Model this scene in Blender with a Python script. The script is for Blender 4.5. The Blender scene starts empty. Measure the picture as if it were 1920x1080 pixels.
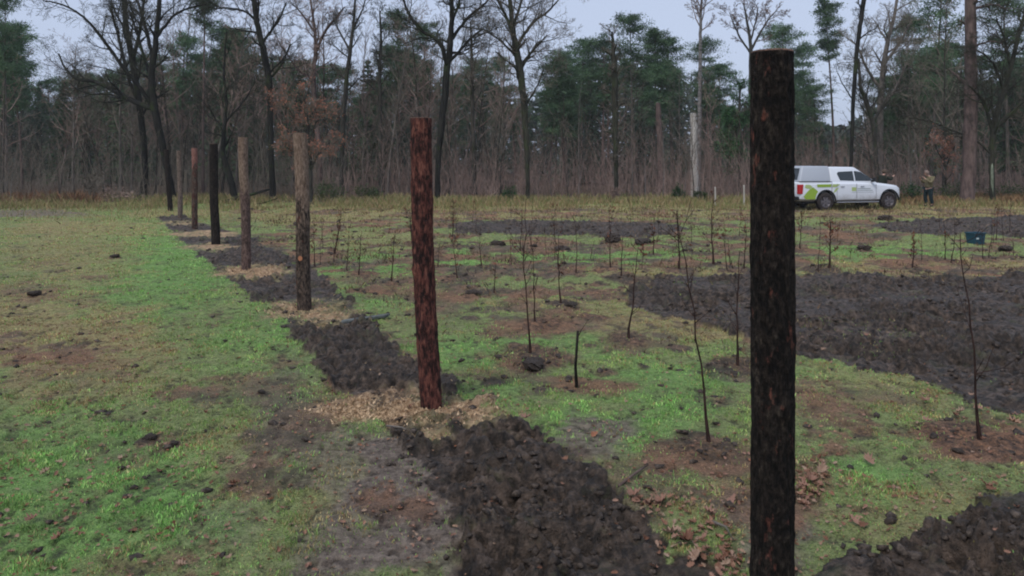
import bpy, bmesh, math, random
import numpy as np
from mathutils import Vector, Matrix, Euler
PI = math.pi
R = math.radians
S = bpy.context.scene
COL = S.collection
F = 1390.0; CH = 2.2; HZ = 296.0      # focal length in photo pixels, eye height, horizon row
def wx(px, Y): return (px - 960) * Y / F
def wz(py, Y): return CH - (py - HZ) * Y / F
def gy(py): return CH * F / (py - HZ)
def W(px, py, Y): return Vector((wx(px, Y), Y, wz(py, Y)))

# ------------------------------------------------------------------ noise
def _h(xi, yi, zi, s):
    h = (xi.astype(np.int64) * 374761393 + yi.astype(np.int64) * 668265263 + zi * 2147483647 % 4294967291 * 7 + s * 974634777) & 0xffffffff
    h = ((h ^ (h >> 13)) * 1274126177) & 0xffffffff
    h = ((h ^ (h >> 16)) * 2246822519) & 0xffffffff
    return ((h ^ (h >> 13)) & 0xffffff) / float(0xffffff)
def n2(x, y, s=0):
    x = np.asarray(x, float); y = np.asarray(y, float)
    x0 = np.floor(x); y0 = np.floor(y); fx = x - x0; fy = y - y0
    fx = fx * fx * (3 - 2 * fx); fy = fy * fy * (3 - 2 * fy)
    z = 0
    a = _h(x0, y0, z, s); b = _h(x0 + 1, y0, z, s); c = _h(x0, y0 + 1, z, s); d = _h(x0 + 1, y0 + 1, z, s)
    return (a * (1 - fx) + b * fx) * (1 - fy) + (c * (1 - fx) + d * fx) * fy
def fbm(x, y, s=0, o=4, g=.5):
    t = 0; a = 1; m = 0
    for i in range(o):
        t = t + a * n2(x * 2 ** i + 17.3 * i, y * 2 ** i - 9.1 * i, s + i); m += a; a *= g
    return t / m
def sst(a, b, x):
    t = np.clip((x - a) / (b - a), 0, 1); return t * t * (3 - 2 * t)

# ------------------------------------------------------------------ meshes
class MB:
    def __init__(s): s.v = []; s.f = []
    def tube(s, pts, rad, k=6, cap=True):
        o = len(s.v); n = len(pts)
        for i, p in enumerate(pts):
            t = (pts[min(i + 1, n - 1)] - pts[max(i - 1, 0)])
            if t.length < 1e-6: t = Vector((0, 0, 1))
            t.normalize()
            a = Vector((1, 0, 0)) if abs(t.x) < .8 else Vector((0, 1, 0))
            u = t.cross(a).normalized(); w = t.cross(u)
            for j in range(k):
                an = 2 * PI * j / k
                s.v.append(p + (u * math.cos(an) + w * math.sin(an)) * rad[i])
        for i in range(n - 1):
            for j in range(k):
                a = o + i * k + j; b = o + i * k + (j + 1) % k
                s.f.append((a, b, b + k, a + k))
        if cap and k > 3:
            s.f.append(tuple(o + j for j in range(k))[::-1]); s.f.append(tuple(o + (n - 1) * k + j for j in range(k)))
    def box(s, a, b):
        o = len(s.v)
        for z in (a[2], b[2]):
            for x, y in ((a[0], a[1]), (b[0], a[1]), (b[0], b[1]), (a[0], b[1])): s.v.append(Vector((x, y, z)))
        for f in ((3, 2, 1, 0), (4, 5, 6, 7), (0, 1, 5, 4), (1, 2, 6, 5), (2, 3, 7, 6), (3, 0, 4, 7)): s.f.append(tuple(o + i for i in f))
    def hexa(s, p):
        o = len(s.v); s.v += [Vector(q) for q in p]
        for f in ((3, 2, 1, 0), (4, 5, 6, 7), (0, 1, 5, 4), (1, 2, 6, 5), (2, 3, 7, 6), (3, 0, 4, 7)): s.f.append(tuple(o + i for i in f))
    def prism(s, pts, off):
        o = len(s.v); n = len(pts); off = Vector(off)
        s.v += [Vector(q) for q in pts] + [Vector(q) + off for q in pts]
        s.f.append(tuple(range(o, o + n))[::-1]); s.f.append(tuple(range(o + n, o + 2 * n)))
        for i in range(n): j = (i + 1) % n; s.f.append((o + i, o + j, o + n + j, o + n + i))
    def mesh(s, name):
        me = bpy.data.meshes.new(name); me.from_pydata([tuple(v) for v in s.v], [], s.f)
        me.update(); return me
def np_mesh(name, V, Fc, smooth=False):
    """V (n,3), Fc (m,k) constant face size"""
    me = bpy.data.meshes.new(name)
    n, m, k = len(V), len(Fc), Fc.shape[1]
    me.vertices.add(n); me.vertices.foreach_set('co', np.ascontiguousarray(V, np.float32).ravel())
    me.loops.add(m * k); me.loops.foreach_set('vertex_index', np.ascontiguousarray(Fc, np.int32).ravel())
    me.polygons.add(m); me.polygons.foreach_set('loop_start', np.arange(0, m * k, k, dtype=np.int32))
    if smooth: me.polygons.foreach_set('use_smooth', np.ones(m, bool))
    me.update(calc_edges=True); return me
def colattr(me, name, C):
    a = me.color_attributes.new(name, 'FLOAT_COLOR', 'POINT')
    if C.shape[1] == 3: C = np.hstack([C, np.ones((len(C), 1))])
    a.data.foreach_set('color', np.ascontiguousarray(C, np.float32).ravel())
def obj(name, me, mat=None, parent=None, smooth=None, loc=None):
    if isinstance(me, MB): me = me.mesh(name)
    o = bpy.data.objects.new(name, me); COL.objects.link(o)
    if mat: me.materials.clear(); me.materials.append(mat)
    if smooth: me.polygons.foreach_set('use_smooth', [True] * len(me.polygons))
    if parent: o.parent = parent
    if loc is not None: o.location = loc
    return o
def tag(o, label=None, cat=None, group=None, kind=None):
    if label: o['label'] = label
    if cat: o['category'] = cat
    if group: o['group'] = group
    if kind: o['kind'] = kind
    return o
def thing(name, label, cat, loc=(0, 0, 0), rz=0, group=None):
    o = bpy.data.objects.new(name, None); COL.objects.link(o)
    o.empty_display_size = .3; o.location = loc; o.rotation_euler.z = rz
    return tag(o, label, cat, group)
def dup(o, parent=None):
    c = o.copy(); COL.objects.link(c); c.parent = parent
    for ch in list(o.children): dup(ch, c)
    return c
def bevel(o, w, seg=2):
    m = o.modifiers.new('bevel', 'BEVEL'); m.width = w; m.segments = seg; m.limit_method = 'ANGLE'; m.angle_limit = R(25)
    return o

# ------------------------------------------------------------------ materials
def mat(name, col=(.5, .5, .5), rough=.8, metal=0, spec=.3):
    m = bpy.data.materials.new(name); m.use_nodes = True
    b = m.node_tree.nodes['Principled BSDF']
    b.inputs['Base Color'].default_value = (*col, 1); b.inputs['Roughness'].default_value = rough
    b.inputs['Metallic'].default_value = metal; b.inputs['Specular IOR Level'].default_value = spec
    return m
class NT:
    def __init__(s, m): s.t = m.node_tree; s.b = s.t.nodes['Principled BSDF']
    def n(s, typ, **kw):
        x = s.t.nodes.new(typ)
        for k, v in kw.items():
            if k in ('operation', 'blend_type', 'data_type', 'attribute_name', 'noise_dimensions', 'feature'): setattr(x, k, v)
            else: x.inputs[k].default_value = v
        return x
    def l(s, a, b): s.t.links.new(a, b)
    def noise(s, scale, detail=4, rough=.55, vec=None, scl=None):
        x = s.n('ShaderNodeTexNoise', Scale=scale, Detail=detail, Roughness=rough)
        if vec is None:
            tc = s.n('ShaderNodeTexCoord'); vec = tc.outputs['Object']
        if scl:
            mp = s.n('ShaderNodeMapping', Scale=scl); s.l(vec, mp.inputs['Vector']); vec = mp.outputs['Vector']
        s.l(vec, x.inputs['Vector']); return x.outputs['Fac']
    def ramp(s, fac, stops):
        r = s.n('ShaderNodeValToRGB'); el = r.color_ramp.elements
        while len(el) < len(stops): el.new(.5)
        for e, (p, c) in zip(el, stops): e.position = p; e.color = (*c, 1) if len(c) == 3 else c
        s.l(fac, r.inputs['Fac']); return r.outputs['Color']
    def mix(s, fac, a, b, mode='MIX'):
        x = s.n('ShaderNodeMix', data_type='RGBA', blend_type=mode)
        for i, v in ((0, fac), (6, a), (7, b)):
            if isinstance(v, (int, float)): x.inputs[i].default_value = v
            elif isinstance(v, tuple): x.inputs[i].default_value = (*v, 1)
            else: s.l(v, x.inputs[i])
        return x.outputs[2]
    def math(s, op, a, b=0, clamp=False):
        x = s.n('ShaderNodeMath', operation=op); x.use_clamp = clamp
        for i, v in ((0, a), (1, b)):
            if isinstance(v, (int, float)): x.inputs[i].default_value = v
            else: s.l(v, x.inputs[i])
        return x.outputs[0]
    def bump(s, h, strength=.5, dist=.02):
        b = s.n('ShaderNodeBump', Strength=strength, Distance=dist); s.l(h, b.inputs['Height']); s.l(b.outputs['Normal'], s.b.inputs['Normal'])
def bark(name, dark, light, moss=None, mossamt=0, scale=6, stretch=.25, rough=.9, bmp=.6):
    m = mat(name, dark, rough, spec=.15); t = NT(m)
    f = t.noise(scale, 6, .65, scl=(1, 1, stretch)); c = t.ramp(f, [(.38, dark), (.62, light)])
    if moss:
        g = t.noise(1.3, 4, .6); c = t.mix(t.ramp(g, [(.62 - mossamt * .3, (0, 0, 0)), (.74 - mossamt * .3, (1, 1, 1))]), c, moss)
    t.l(c, t.b.inputs['Base Color']); t.bump(f, bmp, .03); return m
def varied(name, a, b, scale=1.5, rough=.85, objrand=.25, trans=0):
    """foliage: two tones in world-sized clumps, and a tone of its own for each plant"""
    m = mat(name, a, rough, spec=.12); t = NT(m)
    f = t.noise(scale, 3, .6); c = t.ramp(f, [(.35, a), (.65, b)])
    oi = t.n('ShaderNodeObjectInfo'); k = t.math('MULTIPLY_ADD', oi.outputs['Random'], objrand * 2); t.t.nodes[-1].inputs[2].default_value = 1 - objrand
    hs = t.n('ShaderNodeHueSaturation'); t.l(k, hs.inputs['Value']); t.l(c, hs.inputs['Color']); t.l(hs.outputs[0], t.b.inputs['Base Color'])
    return m

M = {}
M['oak'] = bark('oak_bark', (.028, .026, .022), (.07, .064, .052), (.035, .042, .02), .3)
M['oakdark'] = bark('dark_oak_bark', (.010, .010, .009), (.028, .026, .022), (.03, .04, .015), .25)
M['mossy'] = bark('mossy_bark', (.022, .022, .016), (.055, .052, .038), (.045, .055, .024), .35)
M['pine'] = bark('pine_bark', (.07, .05, .045), (.17, .12, .105), (.05, .055, .03), .1, 5, .3)
M['pinegrey'] = bark('grey_pine_bark', (.05, .045, .038), (.13, .11, .095), (.05, .06, .03), .4, 5, .3)
M['birch'] = bark('birch_bark', (.09, .085, .08), (.24, .225, .21), (.03, .03, .028), .15, 4, 2.5)
M['snag'] = bark('bare_wood', (.36, .33, .29), (.55, .51, .46), None, 0, 5, .1)
M['bare'] = bark('grey_brown_bark', (.08, .07, .06), (.19, .165, .145), (.06, .065, .035), .25)
M['twig'] = varied('twigs', (.11, .095, .075), (.20, .17, .135), 1, .9, .25)
M['twigdark'] = varied('dark_twigs', (.03, .030, .022), (.058, .055, .040), 1, .9, .2)
M['twigred'] = varied('reddish_twigs', (.14, .10, .082), (.29, .205, .17), .6, .9, .3)
M['needle'] = varied('pine_needles', (.032, .070, .038), (.12, .195, .095), .9, .8, .25)
M['spruce'] = varied('spruce_needles', (.045, .08, .058), (.085, .13, .085), .9, .8, .3)
M['leaforange'] = varied('withered_leaves', (.34, .12, .07), (.58, .25, .16), 3, .7, .15)
M['holly'] = varied('holly_leaves', (.025, .065, .025), (.05, .12, .04), 3, .5, .2)
M['shrubgreen'] = varied('shrub_leaves', (.03, .055, .02), (.07, .10, .035), 3, .7, .3)
M['farwood'] = varied('far_woodland', (.05, .07, .06), (.095, .11, .09), .35, .9, 0)

rng = random.Random(7); nr = np.random.RandomState(11)

# ------------------------------------------------------------------ ground zones (anchored to the place once, at build time)
SAP = [  # base px, base py, top px, top py, radius m, bushiness, leaves
 (1330, 833, 1268, 395, .0085, 5, 0), (1838, 823, 1803, 440, .009, 5, 0), (1178, 632, 1196, 462, .011, 6, 0),
 (995, 662, 986, 372, .010, 9, 0), (1382, 687, 1386, 470, .010, 6, 0), (1052, 573, 1047, 440, .010, 6, 2),
 (1003, 606, 992, 420, .008, 5, 0), (926, 546, 930, 482, .010, 3, 3), (734, 533, 741, 430, .010, 8, 6), (672, 515, 676, 440, .010, 8, 4),
 (627, 478, 640, 395, .016, 22, 8), (903, 503, 900, 425, .009, 6, 0), (858, 522, 852, 440, .009, 8, 5), (1145, 505, 1148, 395, .009, 8, 3),
 (1165, 522, 1168, 440, .010, 6, 0), (1338, 496, 1338, 362, .015, 14, 5), (1274, 506, 1268, 400, .016, 18, 8), (1555, 506, 1557, 405, .015, 16, 22),
 (1711, 502, 1713, 440, .012, 14, 18), (1772, 487, 1768, 400, .008, 5, 2), (1782, 490, 1790, 410, .008, 5, 0), (774, 458, 768, 395, .020, 16, 8),
 (1048, 500, 1040, 410, .008, 6, 2), (1080, 515, 1076, 400, .008, 6, 0), (1395, 505, 1400, 430, .010, 10, 6), (1500, 470, 1503, 395, .010, 12, 6),
 (1225, 480, 1222, 420, .010, 8, 8), (846, 455, 850, 375, .014, 16, 14), (975, 470, 978, 400, .010, 8, 0), (590, 500, 588, 430, .010, 8, 6)]
CL = [(933, 462, .16), (1148, 454, .22), (1055, 468, .17), (1205, 458, .2), (1000, 462, .1), (1290, 470, .13), (1450, 455, .12), (888, 552, .12), (1070, 578, .10),
      (490, 742, .035), (280, 822, .05), (325, 834, .04), (1240, 440, .2), (1660, 412, .25), (1620, 470, .15), (1480, 400, .2), (560, 425, .18), (1885, 470, .15), (1000, 690, .13), (215, 484, .10), (65, 555, .10)]
_r2 = random.Random(3)
SPOTS = [(wx(s[0], gy(s[1])), gy(s[1]), .33 + .12 * _r2.random()) for s in SAP] + [(wx(c[0], gy(c[1])), gy(c[1]), c[2] * 1.8) for c in CL]
XS = []
for i in range(60):
    py = _r2.uniform(402, 520); px = _r2.uniform(590, 1950)
    if 1170 < px and py > 512: continue
    Y = gy(py); XS.append((wx(px, Y), Y, _r2.uniform(.35, 1.15))); SPOTS.append((wx(px, Y), Y, _r2.uniform(.15, .38)))
for i in range(80):
    py = _r2.uniform(400, 560) if i % 2 else _r2.uniform(440, 760); px = _r2.uniform(600, 1400); Y = gy(py); SPOTS.append((wx(px, Y), Y, _r2.uniform(.06, .22)))
TRENCH = [(293, 407), (345, 455), (425, 520), (475, 560), (545, 625), (600, 690), (640, 735), (735, 800), (770, 870), (815, 940), (850, 1000), (905, 1090), (1000, 1300), (1500, 1300), (1345, 1085),
          (1240, 1005), (1170, 935), (1090, 860), (1015, 805), (900, 752), (830, 705), (755, 660), (690, 605), (640, 550), (600, 510), (530, 478), (470, 445), (400, 425), (345, 405)]
FIELD = [(1165, 548), (1225, 522), (1400, 517), (1700, 520), (1920, 518), (2600, 514), (2900, 800), (1920, 775), (1850, 765), (1760, 728), (1700, 705), (1560, 680), (1480, 662), (1350, 620), (1250, 592), (1180, 570)]
FARSTRIP = [(858, 416), (1000, 414), (1255, 419), (1300, 430), (1240, 444), (1050, 442), (860, 438), (838, 427)]
RSTRIP = [(1630, 420), (1760, 410), (1930, 404), (2500, 404), (2500, 450), (1920, 444), (1760, 440), (1660, 436)]
CORNER = [(1530, 1110), (1640, 1050), (1700, 1012), (1800, 985), (1860, 955), (1930, 935), (2400, 850), (2900, 1500), (1300, 1600)]
def inpoly(px, py, P):
    r = np.zeros(px.shape, bool); n = len(P)
    for i in range(n):
        x1, y1 = P[i]; x2, y2 = P[(i + 1) % n]
        if y1 == y2: continue
        c = ((y1 > py) != (y2 > py)) & (px < (x2 - x1) * (py - y1) / (y2 - y1) + x1); r ^= c
    return r
# ellipses: px, py, rx, ry, weight
SAND = [(805, 768, 150, 34, 1.1), (690, 772, 110, 24, .8), (895, 775, 85, 18, .8), (575, 586, 88, 24, 1.1), (466, 509, 70, 14, 1.2), (385, 438, 60, 7, 1), (395, 463, 60, 8, 1), (345, 419, 40, 5, .8), (820, 800, 45, 26, .9)]
BROWN = [(1330, 865, 150, 45, .9), (1840, 830, 150, 48, 1.1), (1545, 765, 75, 32, .8), (1010, 610, 110, 22, .85), (985, 672, 75, 22, .9), (1100, 722, 110, 26, .8), (1210, 645, 80, 16, .7),
         (1360, 700, 80, 20, .7), (760, 545, 120, 22, .6), (700, 525, 90, 14, .6), (1430, 950, 130, 60, .75), (1200, 900, 90, 60, .6), (60, 550, 70, 22, .5), (490, 745, 90, 34, .6), (300, 830, 70, 20, .6), (210, 855, 110, 30, .35),
         (620, 760, 90, 25, .7), (1530, 900, 45, 90, .6), (1050, 845, 60, 20, .8), (1180, 960, 60, 60, .5), (240, 1060, 120, 40, .35), (130, 700, 160, 26, .3), (1650, 740, 60, 20, .5), (920, 700, 80, 14, .5), (1300, 585, 100, 20, .3)]
TRACK = [(760, 950, 150, 140, 1), (690, 1040, 190, 100, 1), (640, 880, 120, 80, .7), (520, 760, 60, 90, .5), (1110, 815, 75, 38, .9), (1440, 1020, 110, 70, .8), (60, 400, 110, 9, .9), (560, 800, 90, 40, .5), (560, 700, 60, 60, .25), (420, 980, 120, 60, .3), (1380, 980, 80, 60, .6), (470, 880, 80, 40, .3), (860, 1060, 80, 40, .8)]
DRY = [(60, 640, 260, 110, .95), (130, 480, 150, 90, .6), (30, 570, 200, 60, .7), (230, 700, 140, 70, .6), (1290, 610, 210, 40, .9), (1150, 570, 130, 50, .6), (1780, 500, 300, 20, 1), (1300, 512, 300, 14, .8), (1000, 398, 700, 16, .8), (1700, 395, 400, 14, 1),
       (600, 405, 150, 24, .8), (700, 450, 160, 24, .4), (350, 400, 130, 12, .6), (1000, 575, 110, 26, .6), (650, 940, 160, 90, .4), (1620, 720, 130, 50, .5), (1700, 960, 200, 60, .4), (480, 830, 140, 70, .3), (1380, 940, 160, 60, .5), (160, 430, 200, 18, .8)]
GREEN = [(120, 950, 330, 170, 1), (350, 500, 170, 70, 1), (250, 560, 230, 55, .8), (480, 620, 140, 60, .7), (900, 660, 150, 40, .9), (1240, 720, 170, 70, .9), (1620, 900, 170, 60, 1), (640, 560, 140, 30, .7), (1180, 800, 200, 40, .8), (850, 490, 250, 22, .9), (1100, 480, 260, 22, .9), (640, 505, 70, 14, 1),
         (1600, 480, 260, 22, .8), (270, 440, 140, 26, .8), (900, 740, 110, 30, .8), (500, 700, 120, 60, .4), (1060, 640, 140, 22, .7), (1560, 700, 90, 26, .6)]
def ell(px, py, lst, nz):
    r = np.zeros(px.shape)
    for x, y, a, b, w in lst:
        d = np.sqrt(((px - x) / a) ** 2 + ((py - y) / b) ** 2) + (nz - .5) * 1.3
        r = np.maximum(r, w * (1 - sst(.55, 1.15, d)))
    return r
def fields(X, Y):
    Yc = np.maximum(Y, 2.4)
    a = fbm(X * 1.6, Y * 1.6, 3, 5, .6) - .5; b = fbm(X * 1.6, Y * 1.6, 23, 5, .6) - .5
    e1 = fbm(X * 9, Y * 9, 33, 3, .6) - .5; e2 = fbm(X * 9, Y * 9, 37, 3, .6) - .5
    Xp = X + a * .45 + e1 * .16; Yp = Yc + b * (.55 + .02 * Yc) + e2 * .22
    Yp = np.maximum(Yp, 2.2)
    px = 960 + F * Xp / Yp; py = HZ + CH * F / Yp
    nz = fbm(X * 2.3, Y * 2.3, 41, 4)
    mud = (inpoly(px, py, TRENCH) | inpoly(px, py, FIELD) | inpoly(px, py, FARSTRIP) | inpoly(px, py, RSTRIP) | inpoly(px, py, CORNER)).astype(float)
    mud[Y > 60] = 0
    corner = inpoly(px, py, CORNER) * 1.; trench = inpoly(px, py, TRENCH) * 1.
    sand = ell(px, py, SAND, nz) * (.25 + .75 * sst(.36, .50, fbm(X * 5, Y * 5, 131, 4, .65))); brown = ell(px, py, BROWN, nz); track = ell(px, py, TRACK, nz)
    dry = ell(px, py, DRY, nz); green = ell(px, py, GREEN, nz)
    spot = np.zeros(X.shape)
    for sx, sy, r in SPOTS:
        m = (np.abs(X - sx) < r * 2.5) & (np.abs(Y - sy) < r * 3.2)
        if m.any():
            d = np.sqrt((X[m] - sx) ** 2 + ((Y[m] - sy) / 1.25) ** 2) / r + (nz[m] - .5) * 1.6
            spot[m] = np.maximum(spot[m], 1 - sst(.5, 1.05, d))
    mid = sst(9, 12, Y) * (1 - sst(31, 34, Y)) * sst(-.35, -.2, (X + .1 * Y) / Y)       # planted plot: rough, churned
    churn = mid * sst(.485, .565, fbm(X * .9, Y * .9, 77, 5, .65)) * .9
    near = sst(.55, .66, fbm(X * 1.7, Y * 1.3, 91, 5, .7)) * (1 - sst(12, 20, Y)) * .8 * (1 - .85 * np.clip(green, 0, 1))
    brown = np.maximum(np.maximum(brown, churn), np.maximum(near, spot * .9))
    forest = sst(35.5, 38, Y + 2.5 * (fbm(X * .25, Y * .25, 5) - .5))
    mud = mud * (1 - sand) * (1 - forest)
    # shape
    rid = 1 - np.abs(2 * fbm(X * 3.1, Y * 3.1, 61, 4, .55) - 1)
    clod = fbm(X * 9, Y * 9, 71, 3, .6)
    z = .05 * (fbm(X * .35, Y * .35, 1, 2) - .5) + .02 * (fbm(X * 2.2, Y * 2.2, 9, 3) - .5)
    fur = np.sin((Y * .93 + X * .42) * 7.5 + 4 * fbm(X * .8, Y * .8, 15, 3))        # faint furrows in the ploughed plot
    cl2 = fbm(X * 24, Y * 24, 171, 2, .6); cl3 = 1 - np.abs(2 * fbm(X * 7, Y * 7, 181, 3, .6) - 1)
    amp = .30 + .75 * sst(.42, .60, fbm(X * 1.5, Y * 1.5, 191, 3, .6))
    z = z - .02 * mud + mud * amp * (.01 + .18 * (rid - .72) + .19 * (cl3 - .75) + .12 * (clod - .5) + .05 * (cl2 - .5) + .030 * fur * (1 - trench)) + mud * (1 - trench) * (1 - corner) * .16 * (fbm(X * .7 + Y * .25, Y * 2.2, 241, 4, .55) - .5) + corner * .10 * sst(.3, .6, nz)
    z = z + sand * (.012 + .06 * (clod - .5)) + spot * .05 * (clod - .2) + brown * .03 * (clod - .5)
    z = z + mid * (1 - mud) * .16 * (fbm(X * 1.4, Y * 1.4, 221, 4, .6) - .5)
    z = z + (1 - mud) * .022 * (fbm(X * 6, Y * 6, 31, 3, .6) - .5)
    for hx, hy, hr, hd in ((960, 945, .13, .12), (1030, 935, .10, .06), (700, 640, .15, .05), (930, 838, .09, .05), (1120, 1010, .14, .07), (1030, 1030, .2, .06), (860, 905, .12, .05), (1200, 1060, .22, .08), (960, 1060, .2, .05)):
        Yh = gy(hy); Xh = wx(hx, Yh); z = z - hd * np.exp(-((X - Xh) ** 2 + (Y - Yh) ** 2 * .7) / hr ** 2)
    for pxx, Yq in ((1838, gy(823)), (1330, gy(833))): pass
    z = z + forest * .12 * (fbm(X * .5, Y * .5, 8, 3) - .5)
    gf = (1 - mud * (1 - .16 * sst(.56, .64, fbm(X * 1.2, Y * 1.2, 231, 4, .6)) * (1 - trench))) * (1 - np.clip(sand * 1.1, 0, 1)) * (1 - np.clip(brown * 1.0, 0, .95)) * (1 - .88 * track)
    hole = (1 - sst(.30, .40, fbm(X * 9, Y * 7, 501, 3, .6))) * (1 - sst(20, 30, Y)) * (1 - mud) * (1 - sand)
    hole = np.maximum(hole, (1 - sst(.27, .34, fbm(X * 2.6, Y * 2.2, 511, 4, .65))) * (1 - mud)); gf = gf * (1 - .95 * hole); z = z - .02 * hole; spot = np.maximum(spot, hole * .9)
    return dict(z=z, mud=mud, sand=sand, brown=brown, track=track, dry=dry, green=green, forest=forest, gf=gf, nz=nz, spot=spot)
def gz(X, Y): return float(fields(np.array([float(X)]), np.array([float(Y)]))['z'][0])

u = np.concatenate([-(.86 + np.geomspace(.01, 120, 26))[::-1], np.arange(-.86, .8601, .0027), .86 + np.geomspace(.01, 120, 26)])
yl = [-400, -150, -60, -25, -10, -4, -1, .5, 1.5, 2.2, 2.7]
y = 3.0
while y < 42: yl.append(y); y *= 1.0042
yl += list(np.geomspace(42.5, 900, 34)); yl = np.array(yl)
sc = np.where(yl < 3, 3, yl)
uo = .86; au = np.abs(u)
GX = np.where(au[None, :] <= uo + .005, sc[:, None] * u[None, :], np.sign(u)[None, :] * (uo * sc[:, None] + (900 - uo * sc[:, None]) * (np.clip((au - uo) / 120, 0, 1) ** .75)[None, :])); GY = np.repeat(yl[:, None], len(u), 1)
fl = fields(GX.ravel(), GY.ravel())
far = (np.abs(GX.ravel()) > 150) | (GY.ravel() > 150) | (GY.ravel() < -20)
fl['z'][far] = 0
V = np.stack([GX.ravel(), GY.ravel(), fl['z']], 1)
nyy, nxx = GX.shape; I = np.arange(nyy * nxx).reshape(nyy, nxx)
Fc = np.stack([I[:-1, :-1], I[:-1, 1:], I[1:, 1:], I[1:, :-1]], -1).reshape(-1, 4)
me = np_mesh('ground', V, Fc, True)
colattr(me, 'za', np.stack([fl['mud'], fl['sand'], np.clip(fl['brown'], 0, 1)], 1))
colattr(me, 'zb', np.stack([fl['dry'], np.clip(fl['green'], 0, 1), fl['track']], 1))
colattr(me, 'zc', np.stack([fl['forest'], fl['spot'], fl['nz']], 1))
m = mat('ground', (.1, .1, .05), .85, spec=.38); t = NT(m)
A = t.n('ShaderNodeAttribute', attribute_name='za'); B = t.n('ShaderNodeAttribute', attribute_name='zb'); Cc = t.n('ShaderNodeAttribute', attribute_name='zc')
def sep(x):
    s_ = t.n('ShaderNodeSeparateColor'); t.l(x.outputs['Color'], s_.inputs[0]); return s_.outputs
sa, sb, sc_ = sep(A), sep(B), sep(Cc)
nf = t.noise(14, 6, .7); nm = t.noise(3.2, 6, .65); nl = t.noise(60, 4, .7); nb = t.noise(.8, 5, .6)
nv = t.noise(120, 3, .7); ng = t.math('ADD', t.math('MULTIPLY', nf, .4), t.math('ADD', t.math('MULTIPLY', nl, .45), t.math('MULTIPLY', nv, .15)))
grass = t.ramp(ng, [(.38, (.045, .050, .022)), (.47, (.20, .25, .08)), (.59, (.36, .42, .16))])
lush = t.ramp(ng, [(.38, (.045, .06, .022)), (.47, (.165, .31, .07)), (.59, (.30, .48, .14))])
dryc = t.ramp(ng, [(.38, (.07, .045, .025)), (.47, (.34, .25, .10)), (.59, (.54, .42, .21))])
soil = t.ramp(nm, [(.35, (.06, .042, .033)), (.5, (.20, .138, .105)), (.65, (.34, .24, .18))])
soil = t.mix(t.ramp(nl, [(.35, (1, 1, 1)), (.65, (0, 0, 0))]), soil, (.06, .043, .033))
mudc = t.ramp(nf, [(.36, (.007, .005, .003)), (.45, (.036, .025, .017)), (.56, (.12, .084, .060)), (.70, (.26, .19, .145))])
mudc = t.mix(t.math('MULTIPLY', t.ramp(nm, [(.5, (0, 0, 0)), (.7, (1, 1, 1))]), .5), mudc, (.15, .104, .072))
sandc = t.ramp(nf, [(.32, (.10, .06, .035)), (.44, (.34, .215, .12)), (.60, (.60, .41, .25))])
trk = t.ramp(nf, [(.34, (.07, .05, .037)), (.5, (.20, .155, .12)), (.66, (.34, .27, .21))])
fors = t.ramp(nf, [(.3, (.04, .026, .016)), (.6, (.10, .06, .035)), (.8, (.16, .09, .05))])
c = t.mix(sb[1], grass, lush); c = t.mix(t.math('MULTIPLY', sb[0], t.ramp(nm, [(.3, (.4, .4, .4)), (.6, (1, 1, 1))])), c, dryc)
pat = t.ramp(nm, [(.50, (0, 0, 0)), (.62, (1, 1, 1))])           # bare patches showing between the turf
c = t.mix(t.math('MULTIPLY', pat, .28), c, soil)
c = t.mix(sb[2], c, trk); c = t.mix(sa[2], c, soil)
orange = t.ramp(ng, [(.38, (.12, .058, .03)), (.60, (.50, .255, .135))])
c = t.mix(t.math('MULTIPLY', sa[2], t.ramp(nb, [(.42, (0, 0, 0)), (.6, (.8, .8, .8))])), c, orange)
mudc = t.mix(t.math('MULTIPLY', t.ramp(nb, [(.42, (1, 1, 1)), (.58, (0, 0, 0))]), .45), mudc, (.045, .036, .028)); mudc = t.mix(t.math('MULTIPLY', t.ramp(t.noise(2.1, 6, .7), [(.56, (0, 0, 0)), (.66, (1, 1, 1))]), .35), mudc, (.12, .14, .06))
c = t.mix(t.math('MULTIPLY', sc_[1], t.ramp(nf, [(.42, (.75, .75, .75)), (.58, (.1, .1, .1))])), c, (.045, .033, .026)); c = t.mix(sa[0], c, mudc); c = t.mix(sa[1], c, sandc); c = t.mix(sc_[0], c, fors)
t.l(c, t.b.inputs['Base Color'])
rg = t.math('MULTIPLY_ADD', sa[0], -.36); t.t.nodes[-1].inputs[2].default_value = .88; t.l(rg, t.b.inputs['Roughness'])
t.bump(t.math('ADD', nf, t.math('MULTIPLY', nl, .8)), 1.0, .05)
M['ground'] = m
tag(obj('ground', me, m), kind='structure')

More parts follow.
